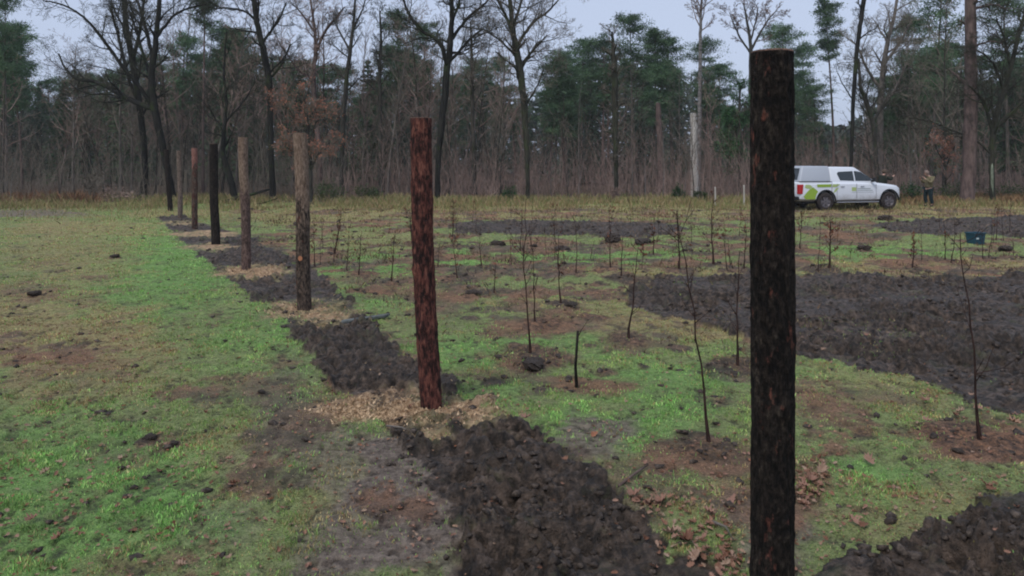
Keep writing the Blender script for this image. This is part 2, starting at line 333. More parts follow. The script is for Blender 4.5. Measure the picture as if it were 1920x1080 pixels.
# ------------------------------------------------------------------ grass (blades as thin triangles)
def fan_pts(n, y0, y1, ulim=.78, p=1.0, seed=1):
    r = np.random.RandomState(seed)
    Y = y0 * (y1 / y0) ** (r.rand(n) ** p); X = (r.rand(n) * 2 - 1) * ulim * Y
    return X, Y, r
def blades(name, X, Y, Z, h, w, C, label, r, lean=.5):
    n = len(X); an = r.rand(n) * 2 * PI; an2 = r.rand(n) * 2 * PI
    le = h * lean * r.rand(n)
    V = np.zeros((n, 4, 3))
    dx, dy = np.cos(an) * w / 2, np.sin(an) * w / 2
    V[:, 0] = np.stack([X - dx, Y - dy, Z - .005], 1); V[:, 1] = np.stack([X + dx, Y + dy, Z - .005], 1)
    lx, ly = np.cos(an2) * le, np.sin(an2) * le
    V[:, 2] = np.stack([X + dx * .6 + lx * .45, Y + dy * .6 + ly * .45, Z + h * .6], 1)
    V[:, 3] = np.stack([X + lx, Y + ly, Z + h], 1)
    i = np.arange(n)[:, None] * 4
    Fc = np.concatenate([i + np.array([[0, 1, 2]]), i + np.array([[0, 2, 3]])], 0)
    me = np_mesh(name, V.reshape(-1, 3), Fc)
    colattr(me, 'tint', np.repeat(C, 4, 0))
    o = obj(name, me, M['blade']); tag(o, label, 'grass', kind='stuff'); return o
m = mat('grass_blade', (.1, .2, .05), .75, spec=.15); t = NT(m)
a = t.n('ShaderNodeAttribute', attribute_name='tint'); t.l(a.outputs['Color'], t.b.inputs['Base Color']); M['blade'] = m
def ctab(k, *cs):
    cs = np.array(cs); return cs[np.minimum((k * len(cs)).astype(int), len(cs) - 1)]
X, Y, r = fan_pts(700000, 3.0, 36, p=.92)
f = fields(X, Y)
cl = sst(.38, .58, fbm(X * 6, Y * 6, 55, 3, .6)) * sst(.34, .5, fbm(X * 2, Y * 2, 57, 3, .6))
keep = r.rand(len(X)) < np.clip(f['gf'] * (.25 + .75 * cl), 0, 1) * (1 - f['forest'])
X, Y, f, cl = X[keep], Y[keep], {k: v[keep] for k, v in f.items()}, cl[keep]
n = len(X); k = r.rand(n)
g = ctab(r.rand(n), (.13, .21, .055), (.09, .16, .042), (.19, .25, .07), (.15, .23, .07), (.21, .22, .09))
lu = ctab(r.rand(n), (.115, .245, .06), (.165, .31, .08), (.08, .17, .042), (.23, .34, .11))
dr = ctab(r.rand(n), (.24, .18, .08), (.15, .11, .05), (.32, .25, .13), (.18, .16, .06), (.20, .12, .055))
pn = fbm(X * 1.1, Y * 1.1, 301, 4, .6); pn2 = fbm(X * 3.3, Y * 3.3, 311, 3, .6)
mx = (r.rand(n) < np.clip(f['green'] * .9 + (sst(.5, .6, pn) - .35) * .6, 0, 1))[:, None]; C = np.where(mx, lu, g)
C = np.where((r.rand(n) < np.clip(f['dry'] * .75 + .55 * sst(.50, .62, pn2) * (1 - .5 * f['green']) + .2 * f['brown'], 0, .93))[:, None], dr, C)
C = C * ((.85 + .4 * r.rand(n)) * (.35 + 1.5 * fbm(X * 6, Y * 6, 321, 3)))[:, None]
h = (.005 + .015 * r.rand(n)) * (.7 + .6 * cl) * (1 + .25 * f['green']) * (1 + .018 * Y); w = .0025 + .0009 * Y
blades('grass', X, Y, f['z'], h, w, C * 1.5, 'short mixed green and withered grass covering the clearing', r, .9)
# straw-coloured longer grass along the wood edge and at the far side of the clearing
X, Y, r = fan_pts(130000, 25, 41, .85, .8, 5); f = fields(X, Y)
ed = sst(29, 35, Y) * sst(.40, .6, fbm(X * .5, Y * .5, 66, 4)); keep = (r.rand(len(X)) < (.12 + ed) * (1 - f['mud'])); X, Y = X[keep], Y[keep]; z = f['z'][keep]; n = len(X)
C = ctab(r.rand(n), (.38, .30, .16), (.26, .19, .09), (.19, .20, .07), (.32, .22, .12), (.15, .18, .06)) * (.75 + .5 * r.rand(n))[:, None]
blades('dry_grass', X, Y, z, .10 + .30 * r.rand(n) * sst(28, 36, Y), .022 + 0 * X, C, 'straw coloured taller grass along the edge of the wood', r, .7)
# withered weeds and stubble roughening the planted plot
X, Y, r = fan_pts(150000, 7, 34, .8, .75, 61); f = fields(X, Y)
wc = sst(.52, .66, fbm(X * 1.9, Y * 1.9, 401, 4, .65)); keep = (r.rand(len(X)) < wc * (.02 + .98 * sst(-.30, -.2, (X + .1 * Y) / Y)) * (.35 + .65 * sst(12, 17, Y)) * (1 - .85 * f['mud'])); X, Y, z, wc = X[keep], Y[keep], f['z'][keep], wc[keep]; n = len(X)
C = ctab(r.rand(n), (.20, .13, .075), (.12, .075, .045), (.07, .045, .03), (.28, .20, .12), (.05, .035, .025), (.16, .15, .06)) * (.7 + .6 * r.rand(n))[:, None]
o = blades('weeds', X, Y, z, (.012 + .06 * r.rand(n) ** 2) * (.6 + .8 * wc) * (.6 + .03 * Y), .003 + .0011 * Y, C, 'withered brown weeds and stubble scattered over the planted plot', r, 1.3); o['category'] = 'weeds'
n = 16000; r = np.random.RandomState(9)
Y = 35 + 6 * r.rand(n); X = wx(-120 + 310 * r.rand(n) ** .9, Y)
keep = r.rand(n) < sst(.42, .62, fbm(X * .9, Y * .9, 12)) * .55; X, Y = X[keep], Y[keep]; n = len(X)
C = ctab(r.rand(n), (.24, .12, .07), (.16, .08, .045), (.20, .13, .08)) * (.7 + .5 * r.rand(n))[:, None]
blades('bracken', X, Y, fields(X, Y)['z'], .15 + .75 * r.rand(n) * n2(X * 1.3, Y * 1.3, 3), .022 + 0 * X, C, 'russet withered bracken at the far left edge of the wood', r, .6)
n = 14000
Y = 34.5 + 6 * r.rand(n); X = wx(1690 + 400 * r.rand(n), Y)
keep = r.rand(n) < sst(.35, .6, fbm(X * .6, Y * .6, 19)); X, Y = X[keep], Y[keep]; n = len(X)
C = ctab(r.rand(n), (.26, .14, .07), (.30, .19, .10), (.14, .10, .05)) * (.7 + .5 * r.rand(n))[:, None]
blades('bracken', X, Y, fields(X, Y)['z'], .1 + .35 * r.rand(n), .03 + 0 * X, C, 'orange brown withered undergrowth beneath the big pine on the right', r, .8)

# ------------------------------------------------------------------ clods of soil, chips, leaf litter
def ico():
    p = (1 + 5 ** .5) / 2
    v = np.array([(-1, p, 0), (1, p, 0), (-1, -p, 0), (1, -p, 0), (0, -1, p), (0, 1, p), (0, -1, -p), (0, 1, -p), (p, 0, -1), (p, 0, 1), (-p, 0, -1), (-p, 0, 1)], float)
    v /= np.linalg.norm(v[0])
    f = np.array([(0, 11, 5), (0, 5, 1), (0, 1, 7), (0, 7, 10), (0, 10, 11), (1, 5, 9), (5, 11, 4), (11, 10, 2), (10, 7, 6), (7, 1, 8), (3, 9, 4), (3, 4, 2), (3, 2, 6), (3, 6, 8), (3, 8, 9), (4, 9, 5), (2, 4, 11), (6, 2, 10), (8, 6, 7), (9, 8, 1)])
    return v, f
iv, ifc = ico()
def lumps(name, X, Y, Z, s, material, label, cat, r):
    n = len(X); V = iv[None] * (1 + 1.1 * (r.rand(n, 12, 1) - .5)) * s[:, None, None] * (np.array([1, 1, .6]) * (.7 + .6 * r.rand(n, 1, 3)))
    V = V + np.stack([X, Y, Z], 1)[:, None, :]
    Fc = (ifc[None] + np.arange(n)[:, None, None] * 12).reshape(-1, 3)
    o = obj(name, np_mesh(name, V.reshape(-1, 3), Fc, False), material); tag(o, label, cat, kind='stuff'); return o
m = mat('dug_soil', (.03, .025, .022), .7, spec=.3); t = NT(m)
nn = t.noise(25, 5, .65); t.l(t.ramp(nn, [(.3, (.012, .009, .006)), (.5, (.045, .033, .025)), (.7, (.13, .098, .075))]), t.b.inputs['Base Color']); t.bump(nn, .8, .02); M['clod'] = m
X, Y, r = fan_pts(80000, 3.2, 34, .8, 1, 21); f = fields(X, Y); f['mud'] = fields(X + r.randn(len(X)) * .10, Y + r.randn(len(X)) * .16)['mud']
keep = r.rand(len(X)) < np.clip(f['mud'] * (.08 + .5 * sst(.5, .7, fbm(X * 2, Y * 2, 88, 3))) + f['spot'] * .16 + f['brown'] * .04 + .001, 0, 1); X, Y, z = X[keep], Y[keep], f['z'][keep]
s = (.003 + .016 * r.rand(len(X)) ** 4 * 1.6) * (1 + .07 * Y)
lumps('soil_clods', X, Y, z + s * .2, s, M['clod'], 'dark crumbly clods of freshly dug soil in trench and plots', 'soil', r)
# wood chips and sandy crumbs at the posts
m = mat('sawdust', (.4, .27, .16), .9); t = NT(m); t.l(t.ramp(t.noise(6, 3), [(.3, (.28, .17, .09)), (.6, (.58, .42, .26))]), t.b.inputs['Base Color']); M['chip'] = m
r = np.random.RandomState(31); n = 9000; Y = 5.5 + 12 * r.rand(n); X = np.zeros(n)
cx = [(800, 772, 190, 40), (690, 772, 110, 24), (575, 586, 95, 26), (466, 509, 70, 12)]
q = r.randint(0, 4, n); cxa = np.array(cx)[q]; pxx = cxa[:, 0] + cxa[:, 2] * r.randn(n) * .5; pyy = cxa[:, 1] + cxa[:, 3] * r.randn(n) * .5
Y = CH * F / (pyy - HZ); X = (pxx - 960) * Y / F; f = fields(X, Y); keep = r.rand(n) < f['sand'] + .16; X, Y, z = X[keep], Y[keep], f['z'][keep]; n = len(X)
blades_mat = M['blade']; M['blade'] = M['chip']
o = blades('sawdust', X, Y, z, .004 + .018 * r.rand(n), .008 + .018 * r.rand(n), np.ones((n, 3)), 'pale sandy sawdust heaped round the feet of the posts', r, 2.5); o['category'] = 'sawdust'
M['blade'] = blades_mat

LEAF = [(0, -.5), (.06, -.36), (.24, -.34), (.16, -.2), (.36, -.08), (.2, 0), (.38, .2), (.18, .2), (.2, .4), (.06, .38), (0, .52), (-.06, .38), (-.22, .38), (-.16, .2), (-.36, .18), (-.2, 0), (-.34, -.12), (-.16, -.2), (-.22, -.34), (-.06, -.36)]
def leaf_v(r_, s):
    cu = r_.uniform(.5, 2.6); tw = r_.uniform(-2, 2); out = []
    for x, y_ in LEAF: out.append(Vector((x * s, y_ * s * 1.15, s * cu * (x * x * 1.4 + y_ * y_ * .5) + tw * x * y_ * s + r_.uniform(-.02, .02) * s)))
    return out
m = mat('dead_leaf', (.3, .2, .12), .7, spec=.25); t = NT(m)
oi = t.n('ShaderNodeObjectInfo'); geo = t.n('ShaderNodeNewGeometry')
rr = t.math('FRACT', t.math('ADD', geo.outputs['Random Per Island'], oi.outputs['Random']))
lc = t.ramp(rr, [(0, (.14, .06, .035)), (.3, (.24, .12, .075)), (.6, (.32, .18, .13)), (.85, (.36, .26, .18)), (1, (.32, .12, .06))])
t.l(t.mix(t.math('MULTIPLY', t.noise(40, 3), .4), lc, (.09, .05, .03)), t.b.inputs['Base Color']); M['leaf'] = m
def leaf_mesh(r_, s):
    me = bpy.data.meshes.new('leaf'); vs = leaf_v(r_, s); o0 = [tuple(v) for v in vs] + [(0, 0, 0)]
    n_ = len(vs); me.from_pydata(o0, [], [(i, (i + 1) % n_, n_) for i in range(n_)]); me.materials.append(M['leaf']); return me
lr = random.Random(5)
mb = MB()
X, Y, r = fan_pts(17000, 3.2, 22, .78, 1, 77); f = fields(X, Y)
wgt = np.clip(.24 + .5 * ell(960 + F * X / Y, HZ + CH * F / Y, [(160, 660, 260, 75, 1.6), (250, 900, 380, 200, .6), (1400, 950, 260, 140, .9), (1800, 770, 160, 50, .8), (1540, 880, 60, 90, 1), (760, 950, 200, 130, .5), (1700, 950, 240, 80, .5)], f['nz']), 0, 1) * (1 - .75 * f['mud'])
keep = r.rand(len(X)) < wgt
r = np.random.RandomState(79); q = r.randint(0, 6, 220); cc = np.array([(1290, 1018, 70, 26), (1215, 945, 40, 10), (1530, 893, 26, 34), (1505, 925, 14, 26), (1370, 1045, 40, 30), (1340, 985, 40, 25)])[q]
lx = cc[:, 0] + cc[:, 2] * r.randn(220) * .6; ly = np.clip(cc[:, 1] + cc[:, 3] * r.randn(220) * .6, 800, 1150); ly = CH * F / (ly - HZ); lx = (lx - 960) * ly / F
X = np.concatenate([X[keep], lx]); Y = np.concatenate([Y[keep], ly]); nbig = len(X) - 220
for ii, (x, y_, z_) in enumerate(zip(X, Y, fields(X, Y)['z'])):
    s = lr.uniform(.012, .042) if ii < nbig else lr.uniform(.025, .06); Mx = Matrix.Translation((x, y_, z_ + .008 + lr.random() * .012)) @ Euler((lr.uniform(-.5, .5), lr.uniform(-.5, .5), lr.uniform(0, 6.3))).to_matrix().to_4x4()
    o_ = len(mb.v); vs = [Mx @ v for v in leaf_v(lr, s)]; mb.v += vs + [Mx @ Vector((0, 0, 0))]; n_ = len(vs)
    for i in range(n_): mb.f.append((o_ + i, o_ + (i + 1) % n_, o_ + n_))
o = obj('leaf_litter', mb, M['leaf']); tag(o, 'scattered small withered oak leaves lying all over the turf', 'leaves', kind='stuff')
lm = [leaf_mesh(lr, s) for s in (.085, .11, .075, .095)]
LV = [(1215, 945, 'left of the front post beside the trench'), (1240, 948, ''), (1330, 972, ''), (1258, 1005, ''), (1270, 1012, ''), (1290, 1020, ''), (1325, 1030, ''), (1305, 1045, ''), (1372, 938, ''), (1190, 940, ''), (1350, 1055, ''), (1600, 985, 'on the turf right of the front post'), (1620, 992, ''),
      (1520, 905, ''), (1508, 918, ''), (1540, 880, ''), (1530, 895, ''), (1500, 935, ''), (1512, 890, ''), (1850, 915, ''), (1862, 922, ''), (1735, 755, ''), (1822, 745, ''), (1800, 775, ''), (1835, 770, ''), (1790, 780, ''), (1738, 792, ''), (1900, 795, ''), (1780, 935, ''), (1630, 868, ''), (1545, 660, ''), (1625, 650, ''), (1115, 820, ''), (985, 810, ''), (1060, 880, ''),
      (85, 890, ''), (65, 905, ''), (110, 1010, ''), (20, 1035, ''), (110, 870, ''), (230, 860, ''), (345, 880, ''), (430, 865, ''), (440, 905, ''), (300, 880, ''), (60, 980, ''), (430, 1050, ''), (45, 675, ''), (5, 995, ''), (340, 1065, '')]
for i, (a, b, _) in enumerate(LV):
    Y_ = gy(b); X_ = wx(a, Y_); o = bpy.data.objects.new('fallen_leaf', lm[i % 4]); COL.objects.link(o)
    o.location = (X_, Y_, gz(X_, Y_) + .022); o.rotation_euler = (lr.uniform(-.35, .35), lr.uniform(-.35, .35), lr.uniform(0, 6.3)); o.scale = [lr.uniform(.75, 1.2) * (.7 if a < 500 else 1)] * 3
    if a > 1650: w_ = 'large pale withered leaf on the reddish soil by the tall sapling on the right'
    elif a > 1490: w_ = 'large reddish withered leaf in the grass right of the front post'
    elif a > 950: w_ = 'large reddish withered leaf on the mud between trench and front post'
    else: w_ = 'large pale withered leaf on the lush grass left of the trench'
    tag(o, w_, 'leaf', {1: 'large leaves by the tall right sapling', 2: 'large leaves right of the front post', 3: 'large leaves between trench and front post', 4: 'large leaves on the left grass'}[1 if a > 1650 else 2 if a > 1490 else 3 if a > 950 else 4])

# ------------------------------------------------------------------ turf clumps
def clump_mesh(seed):
    bm = bmesh.new(); bmesh.ops.create_icosphere(bm, subdivisions=4, radius=1)
    co = np.array([v.co[:] for v in bm.verts]); k = .35 + 1.2 * fbm(co[:, 0] * 2.4 + seed, co[:, 1] * 2.4 + co[:, 2] * 2.1, seed, 6, .75)
    for v, q in zip(bm.verts, k): v.co *= q; v.co.z *= .62
    me = bpy.data.meshes.new('turf_clump'); bm.to_mesh(me); bm.free(); return me
cms = [clump_mesh(s) for s in (3, 8, 12)]
for c_ in cms: c_.materials.append(M['clod'])
CLL = ['black upturned turf clump alone on green grass behind the second post', 'wide dark turf clump below the far ploughed strip', 'flat dark clump just right of the lone black clump']
for i, (a, b, s) in enumerate(CL):
    Y_ = gy(b); X_ = wx(a, Y_); o = bpy.data.objects.new('turf_clump', cms[i % 3]); COL.objects.link(o)
    o.location = (X_, Y_, gz(X_, Y_) + s * .25); o.scale = (s * 1.1, s * .9, s * (1.1 if i < 2 else .7)); o.rotation_euler.z = i * 1.3
    if i < 3: tag(o, CLL[i], 'turf clump', 'clumps of dug turf')
    else:
        side = 'left strip of grass' if a < 540 else ('planted plot between second and front post' if a < 1410 else 'grass in front of the white pickup')
        tag(o, 'small dark lump of dug turf on the ' + side, 'turf clump', 'dark lumps on the ' + side)

# ------------------------------------------------------------------ posts
def n3(x, y, z, s): return .5 * (n2(x + z * .37, y + z * .91, s) + n2(y - x * .3 + 7, z + x * .5, s + 5))
def post_mat(name, stops, zmix=None, patch=None, seed=0, fs=48, st=.3):
    m = mat(name, (.1, .08, .06), .88, spec=.2); t = NT(m)
    tc = t.n('ShaderNodeTexCoord'); mp = t.n('ShaderNodeMapping', Location=(seed * 3.1, seed, seed * 1.7)); t.l(tc.outputs['Object'], mp.inputs['Vector']); v = mp.outputs['Vector']
    f0 = t.noise(fs, 7, .7, v, (1, 1, st)); fb = t.noise(11, 5, .65, v, (1, 1, .6))
    f = t.math('ADD', t.math('MULTIPLY', t.math('SUBTRACT', f0, .5), 1.6), t.math('ADD', t.math('MULTIPLY', t.math('SUBTRACT', fb, .5), .5), .53)); c = t.ramp(f, stops)
    if patch:
        g = t.noise(13, 6, .7, v, (1, 1, .45)); c = t.mix(t.ramp(g, [(patch[1], (0, 0, 0)), (patch[1] + .07, (1, 1, 1))]), c, t.ramp(f, [(.35, tuple(q * .45 for q in patch[0])), (.65, patch[0])]))
    if zmix:
        sp = t.n('ShaderNodeSeparateXYZ'); t.l(tc.outputs['Object'], sp.inputs[0])
        g = t.noise(6, 7, .75, v, (1, 1, .35)); h_ = t.math('ADD', sp.outputs['Z'], t.math('MULTIPLY', g, 2.6))
        c2 = t.ramp(f, zmix[1]); c = t.mix(t.ramp(t.math('MULTIPLY', h_, .25), [((zmix[0] + 1.22) * .25, (0, 0, 0)), ((zmix[0] + 1.34) * .25, (1, 1, 1))]), c, c2)
    t.l(c, t.b.inputs['Base Color']); t.bump(f, 1, .02); return m
RED = [(.36, (.018, .010, .009)), (.48, (.065, .024, .02)), (.62, (.15, .052, .038)), (.82, (.28, .12, .085))]
BLK = [(.38, (.006, .005, .0045)), (.54, (.017, .012, .010)), (.68, (.036, .027, .021)), (.84, (.085, .066, .05)), (.96, (.2, .16, .12))]
PALE = [(.3, (.08, .052, .038)), (.5, (.20, .135, .098)), (.75, (.33, .24, .18))]
DRK = [(.35, (.014, .011, .009)), (.52, (.065, .047, .037)), (.70, (.17, .12, .09))]
PM = [post_mat('front_post_bark', BLK, None, ((.24, .085, .06), .575), 1, 62, .5), post_mat('red_post_bark', RED, None, ((.03, .016, .014), .53), 2, 40, .28),
      post_mat('third_post_bark', DRK, (1.45, PALE), ((.15, .04, .025), .60), 3), post_mat('fourth_post_bark', [(.35, (.04, .028, .024)), (.6, (.15, .095, .08)), (.8, (.24, .17, .14))], (1.55, PALE), None, 4),
      post_mat('black_post_bark', BLK, None, None, 5), post_mat('rust_post_bark', DRK, (2.0, [(.3, (.15, .06, .05)), (.7, (.3, .15, .12))]), ((.10, .04, .03), .5), 6),
      post_mat('brown_post_bark', [(.3, (.05, .036, .03)), (.6, (.17, .125, .10)), (.8, (.27, .21, .17))], None, None, 7), post_mat('far_black_post_bark', BLK, None, None, 8)]
M['cut'] = mat('sawn_end_grain', (.26, .17, .12), .8); t = NT(M['cut']); w_ = t.n('ShaderNodeTexWave', Scale=18, Distortion=2.5); w_.wave_type = 'RINGS'; w_.rings_direction = 'Z'
tc = t.n('ShaderNodeTexCoord'); t.l(tc.outputs['Object'], w_.inputs['Vector']); t.l(t.ramp(w_.outputs['Fac'], [(0, (.06, .035, .025)), (1, (.14, .08, .055))]), t.b.inputs['Base Color'])
PS = [  # base px, Y, top px, top py, width px at mid, knots
 (1450.5, 2.40, 1448, 99, 77, .06), (806, 6.53, 787, 222, 40, .12), (572, 10.8, 562, 250, 25, .10), (462, 14.65, 456, 258, 17, .10),
 (404, 18.86, 400, 270, 15.5, .05), (366, 23.0, 364, 278, 10.5, .05), (338, 26.85, 336, 283, 8.5, .05), (319, 30.9, 312, 281, 9, .05)]
PL = ['thick near-black rough barked log post standing nearest, on the right', 'reddish brown peeling log post in pale sawdust, second in the row', 'log post with pale upper half and dark lower half, third in the row',
      'pale grey brown log post in front of the curved trunk, fourth in the row', 'straight black log post, fifth in the row', 'slim rusty post with light reddish top, sixth in the row', 'slim brown post second from the far end of the row', 'slim black leaning post at the far end of the row']
for i, (bx, Y_, tx, ty, wp, kn) in enumerate(PS):
    X_ = wx(bx, Y_); root = thing('wooden_post', PL[i], 'post', (X_, Y_, 0), 0, 'row of log posts')
    H_ = wz(ty, Y_); dx = wx(tx, Y_) - X_; r0 = wp / 2 * Y_ / F
    na, nh = (150, 900) if i == 0 else ((96, 420) if i < 4 else (36, 120))
    th = np.linspace(0, 2 * PI, na, endpoint=False); zz = np.linspace(-.25, H_, nh)
    T, Z = np.meshgrid(th, zz); cx_, cy_ = np.cos(T), np.sin(T); q = i * 11.3
    bumpn = n3(cx_ * 1.2 + q, cy_ * 1.2, Z * 1.8, 3 + i) - .5; fine = n3(cx_ * 5 + q, cy_ * 5, Z * 7, 13 + i) - .5; fin2 = n3(cx_ * 13 + q, cy_ * 13, Z * 26, 19) - .5
    fin3 = n3(cx_ * 26 + q, cy_ * 26, Z * 60, 29) - .5
    rad = r0 * (1 + .13 * bumpn + kn * fine * 1.3 + (.10 if i != 4 else .03) * fin2 + (.07 if i < 4 else 0) * fin3) * (1 + .04 * (1 - Z / H_) - .02)
    for kk in range(5 if kn > .04 else 2):   # knots
        kz = .3 + (kk * .55 + i * .37) % (H_ - .4); ka = (kk * 2.4 + i) % 6.28; dd = np.angle(np.exp(1j * (T - ka)))
        rad = rad + r0 * .13 * np.exp(-((dd / .35) ** 2 + ((Z - kz) / .035) ** 2))
    wob = .012 * np.sin(Z * 2.1 + i * 2) * (0 if i == 0 else 1)
    V = np.stack([rad * cx_ + dx * Z / H_ + wob, rad * cy_, Z], -1).reshape(-1, 3)
    Iq = np.arange(na * nh).reshape(nh, na); J = np.roll(Iq, -1, 1)
    Fc = np.stack([Iq[:-1], J[:-1], J[1:], Iq[1:]], -1).reshape(-1, 4)
    obj('bark', np_mesh('bark', V, Fc, True), PM[i], root)
    mb = MB(); c0 = Vector((dx + float(wob[-1, 0]), 0, 0)); ring = [Vector(V[(nh - 1) * na + j]) for j in range(na)]
    mb.v = [p.copy() for p in ring] + [c0 + (p - c0 - Vector((0, 0, H_))) * .93 + Vector((0, 0, H_ + .006)) for p in ring] + [c0 + Vector((0, 0, H_ + .008))]
    for j in range(na): k_ = (j + 1) % na; mb.f.append((j, k_, na + k_, na + j)); mb.f.append((na + j, na + k_, 2 * na))
    obj('cut_end', mb, M['cut'], root)
    if i == 2:  # orange branch scar
        s_ = obj('branch_scar', MB(), mat('fresh_wood', (.40, .17, .085), .8), root); mb = MB(); zc = wz(483, Y_); xc = dx * zc / H_
        P_ = [Vector((xc - .02 + .032 * math.cos(a_ * PI / 5), -r0 * 1.06 + .004, zc + .034 * math.sin(a_ * PI / 5) * (1.2 if a_ % 2 else .9))) for a_ in range(10)]
        mb.prism(P_, (0, .03, 0)); s_.data = mb.mesh('branch_scar'); s_.data.materials.append(bpy.data.materials['fresh_wood'])

# ------------------------------------------------------------------ trees
def vr(r_, s=1): return Vector((r_.gauss(0, 1), r_.gauss(0, 1), r_.gauss(0, 1))) * s
def perp(d, ang, az):
    a = Vector((0, 0, 1)) if abs(d.z) < .9 else Vector((1, 0, 0))
    u = d.cross(a).normalized(); w = d.cross(u)
    return (d * math.cos(ang) + (u * math.cos(az) + w * math.sin(az)) * math.sin(ang)).normalized()
def kids(mbT, mbC, pts, rad, L, lev, P, r_, tips, t0=.25):
    nk = P['k'][lev] if lev < len(P['k']) else 0; n = len(pts) - 1; az = r_.uniform(0, 6)
    for j in range(nk):
        t_ = t0 + (1 - t0) * (j + r_.random() * .8) / nk; t_ = min(t_, .99); i = int(t_ * n); q = pts[i].lerp(pts[i + 1], t_ * n - i); rr_ = rad[i]
        d = (pts[i + 1] - pts[i]).normalized(); az += 2.4 + r_.uniform(-.6, .6)
        c = perp(d, R(P['ang'] + r_.uniform(-15, 15)), az)
        grow(mbT, mbC, q, c, L * P['lr'] * (1.15 - .65 * t_) * r_.uniform(.7, 1.25), max(rr_ * P['rr'], P['rmin']), lev + 1, P, r_, tips)
def grow(mbT, mbC, p, d, L, r, lev, P, r_, tips):
    n = (8, 6, 4, 3, 3)[min(lev, 4)]; pts = [p]; rad = [r]
    for i in range(n):
        d = (d + vr(r_, P['wob']) + Vector((0, 0, P['trop']))).normalized(); p = p + d * (L / n); pts.append(p); rad.append(max(r * (1 - .75 * (i + 1) / n), P['rmin'] * .6))
    (mbT if lev <= P['tl'] else mbC).tube(pts, rad, (8, 6, 4, 3, 3)[min(lev, 4)] if r > .02 else 3, False)
    if lev >= P.get('leaf', 99): tips.append((pts[-1], pts[len(pts) // 2]))
    kids(mbT, mbC, pts, rad, L, lev, P, r_, tips, .2)
OAK = dict(k=[9, 7, 6, 4], ang=48, lr=.55, rr=.55, wob=.16, trop=.05, tl=1, rmin=.007)
def smooth_path(P_):
    out = []; n = len(P_)
    for i in range(n - 1):
        a = P_[max(i - 1, 0)]; b = P_[i]; c = P_[i + 1]; d = P_[min(i + 2, n - 1)]
        for k_ in range(5):
            t_ = k_ / 5; out.append(tuple(.5 * ((2 * b[j]) + (-a[j] + c[j]) * t_ + (2 * a[j] - 5 * b[j] + 4 * c[j] - d[j]) * t_ * t_ + (-a[j] + 3 * b[j] - 3 * c[j] + d[j]) * t_ ** 3) for j in range(len(b))))
    out.append(tuple(P_[-1])); return out
def traced(name, label, cat, Y, paths, P, bark_m, twig_m, seed, group=None, trunk_kids=6, limb_kids=7, Lk=2.2, leaves=None, t0=.45, flare=1.0):
    """paths: [trunk, limb, ...] each [(px, py, half width px)]; limbs get their own depth as they go outwards"""
    r_ = random.Random(seed); bx = wx(paths[0][0][0], Y); root = thing(name, label, cat, (bx, Y, 0), 0, group); O = Vector((bx, Y, 0))
    mbT, mbC, tips = MB(), MB(), []
    for i, pa in enumerate(paths):
        sp = smooth_path(pa); dep = 0 if i == 0 else r_.choice((-1, 1)) * r_.uniform(.3, .6); pts = []; rad = []; x0 = sp[0]
        for q in sp:
            yy = Y + dep * abs(q[0] - x0[0]) * Y / F + (0 if i == 0 else 0)
            p = W(q[0], q[1], Y); p.y = yy; pts.append(p - O + vr(r_, .012)); rad.append(max(q[2] * Y / F * (.7 if name in ('oak_tree', 'slender_tree', 'curved_tree') else 1), .01))
        if i == 0:
            pts[0].z = -.2; pts.insert(1, pts[0].lerp(pts[1], .5)); rad.insert(1, rad[0]); rad[0] *= 1.5 * flare; rad[1] *= 1.15
        mbT.tube(pts, rad, 10 if i == 0 else 7, False)
        L = sum((pts[j + 1] - pts[j]).length for j in range(len(pts) - 1))
        P2 = dict(P); P2['k'] = [trunk_kids if i == 0 else limb_kids] + P['k'][1:]; Pk = dict(P2); Pk['lr'] = Lk / max(L, .1) if i == 0 else min(P['lr'], Lk / max(L, .1) * 1.0)
        nk = P2['k'][0]; az = r_.uniform(0, 6); n = len(pts) - 1
        for j in range(nk):
            s0 = t0 if i == 0 else .2
            t_ = min(s0 + (1 - s0) * (j + r_.random()) / nk, .99); ii = int(t_ * n); q = pts[ii].lerp(pts[ii + 1], t_ * n - ii)
            d = (pts[ii + 1] - pts[ii]).normalized(); az += 2.4 + r_.uniform(-.5, .5)
            grow(mbT, mbC, q, perp(d, R(P['ang'] + r_.uniform(-15, 15)), az), Lk * r_.uniform(.6, 1.2) * (1.1 - .4 * t_), max(rad[ii] * .45, .012), 1, P, r_, tips)
    obj('trunk', mbT, bark_m, root, True); obj('crown', mbC, twig_m, root)
    if 'pale patch' in label:
        mb = MB(); mb.tube([Vector((-.03, -.10, .3)), Vector((-.075, -.095, .9)), Vector((-.085, -.09, 1.6)), Vector((-.07, -.08, 2.0))], [.02, .06, .065, .02], 8); obj('lichen_patch', mb, bark('pale_lichen', (.10, .12, .08), (.24, .27, .20), None, 0, 7, .4), root, True)
    if leaves:
        c_ = np.array([tips[r_.randrange(len(tips))][0] for _ in range(leaves[0])]); c_ = c_ + np.random.RandomState(seed).randn(*c_.shape) * leaves[2]
        obj('leaves', tri_cloud(c_, leaves[1], seed), leaves[3], root)
    return root
def tri_cloud(C, size, seed, flat=.0, asp=2.2):
    r = np.random.RandomState(seed); n = len(C); a = r.randn(n, 3); a[:, 2] *= (1 - flat); a /= np.linalg.norm(a, axis=1)[:, None]
    b = np.cross(a, r.randn(n, 3)); b /= np.linalg.norm(b, axis=1)[:, None]; s = size * (.6 + .8 * r.rand(n))[:, None]
    V = np.stack([C - a * s * .5 - b * s / asp * .5, C - a * s * .5 + b * s / asp * .5, C + a * s * .6], 1)
    return np_mesh('foliage', V.reshape(-1, 3), np.arange(n * 3).reshape(-1, 3))
def join_np(list_): return np.concatenate(list_, 0)

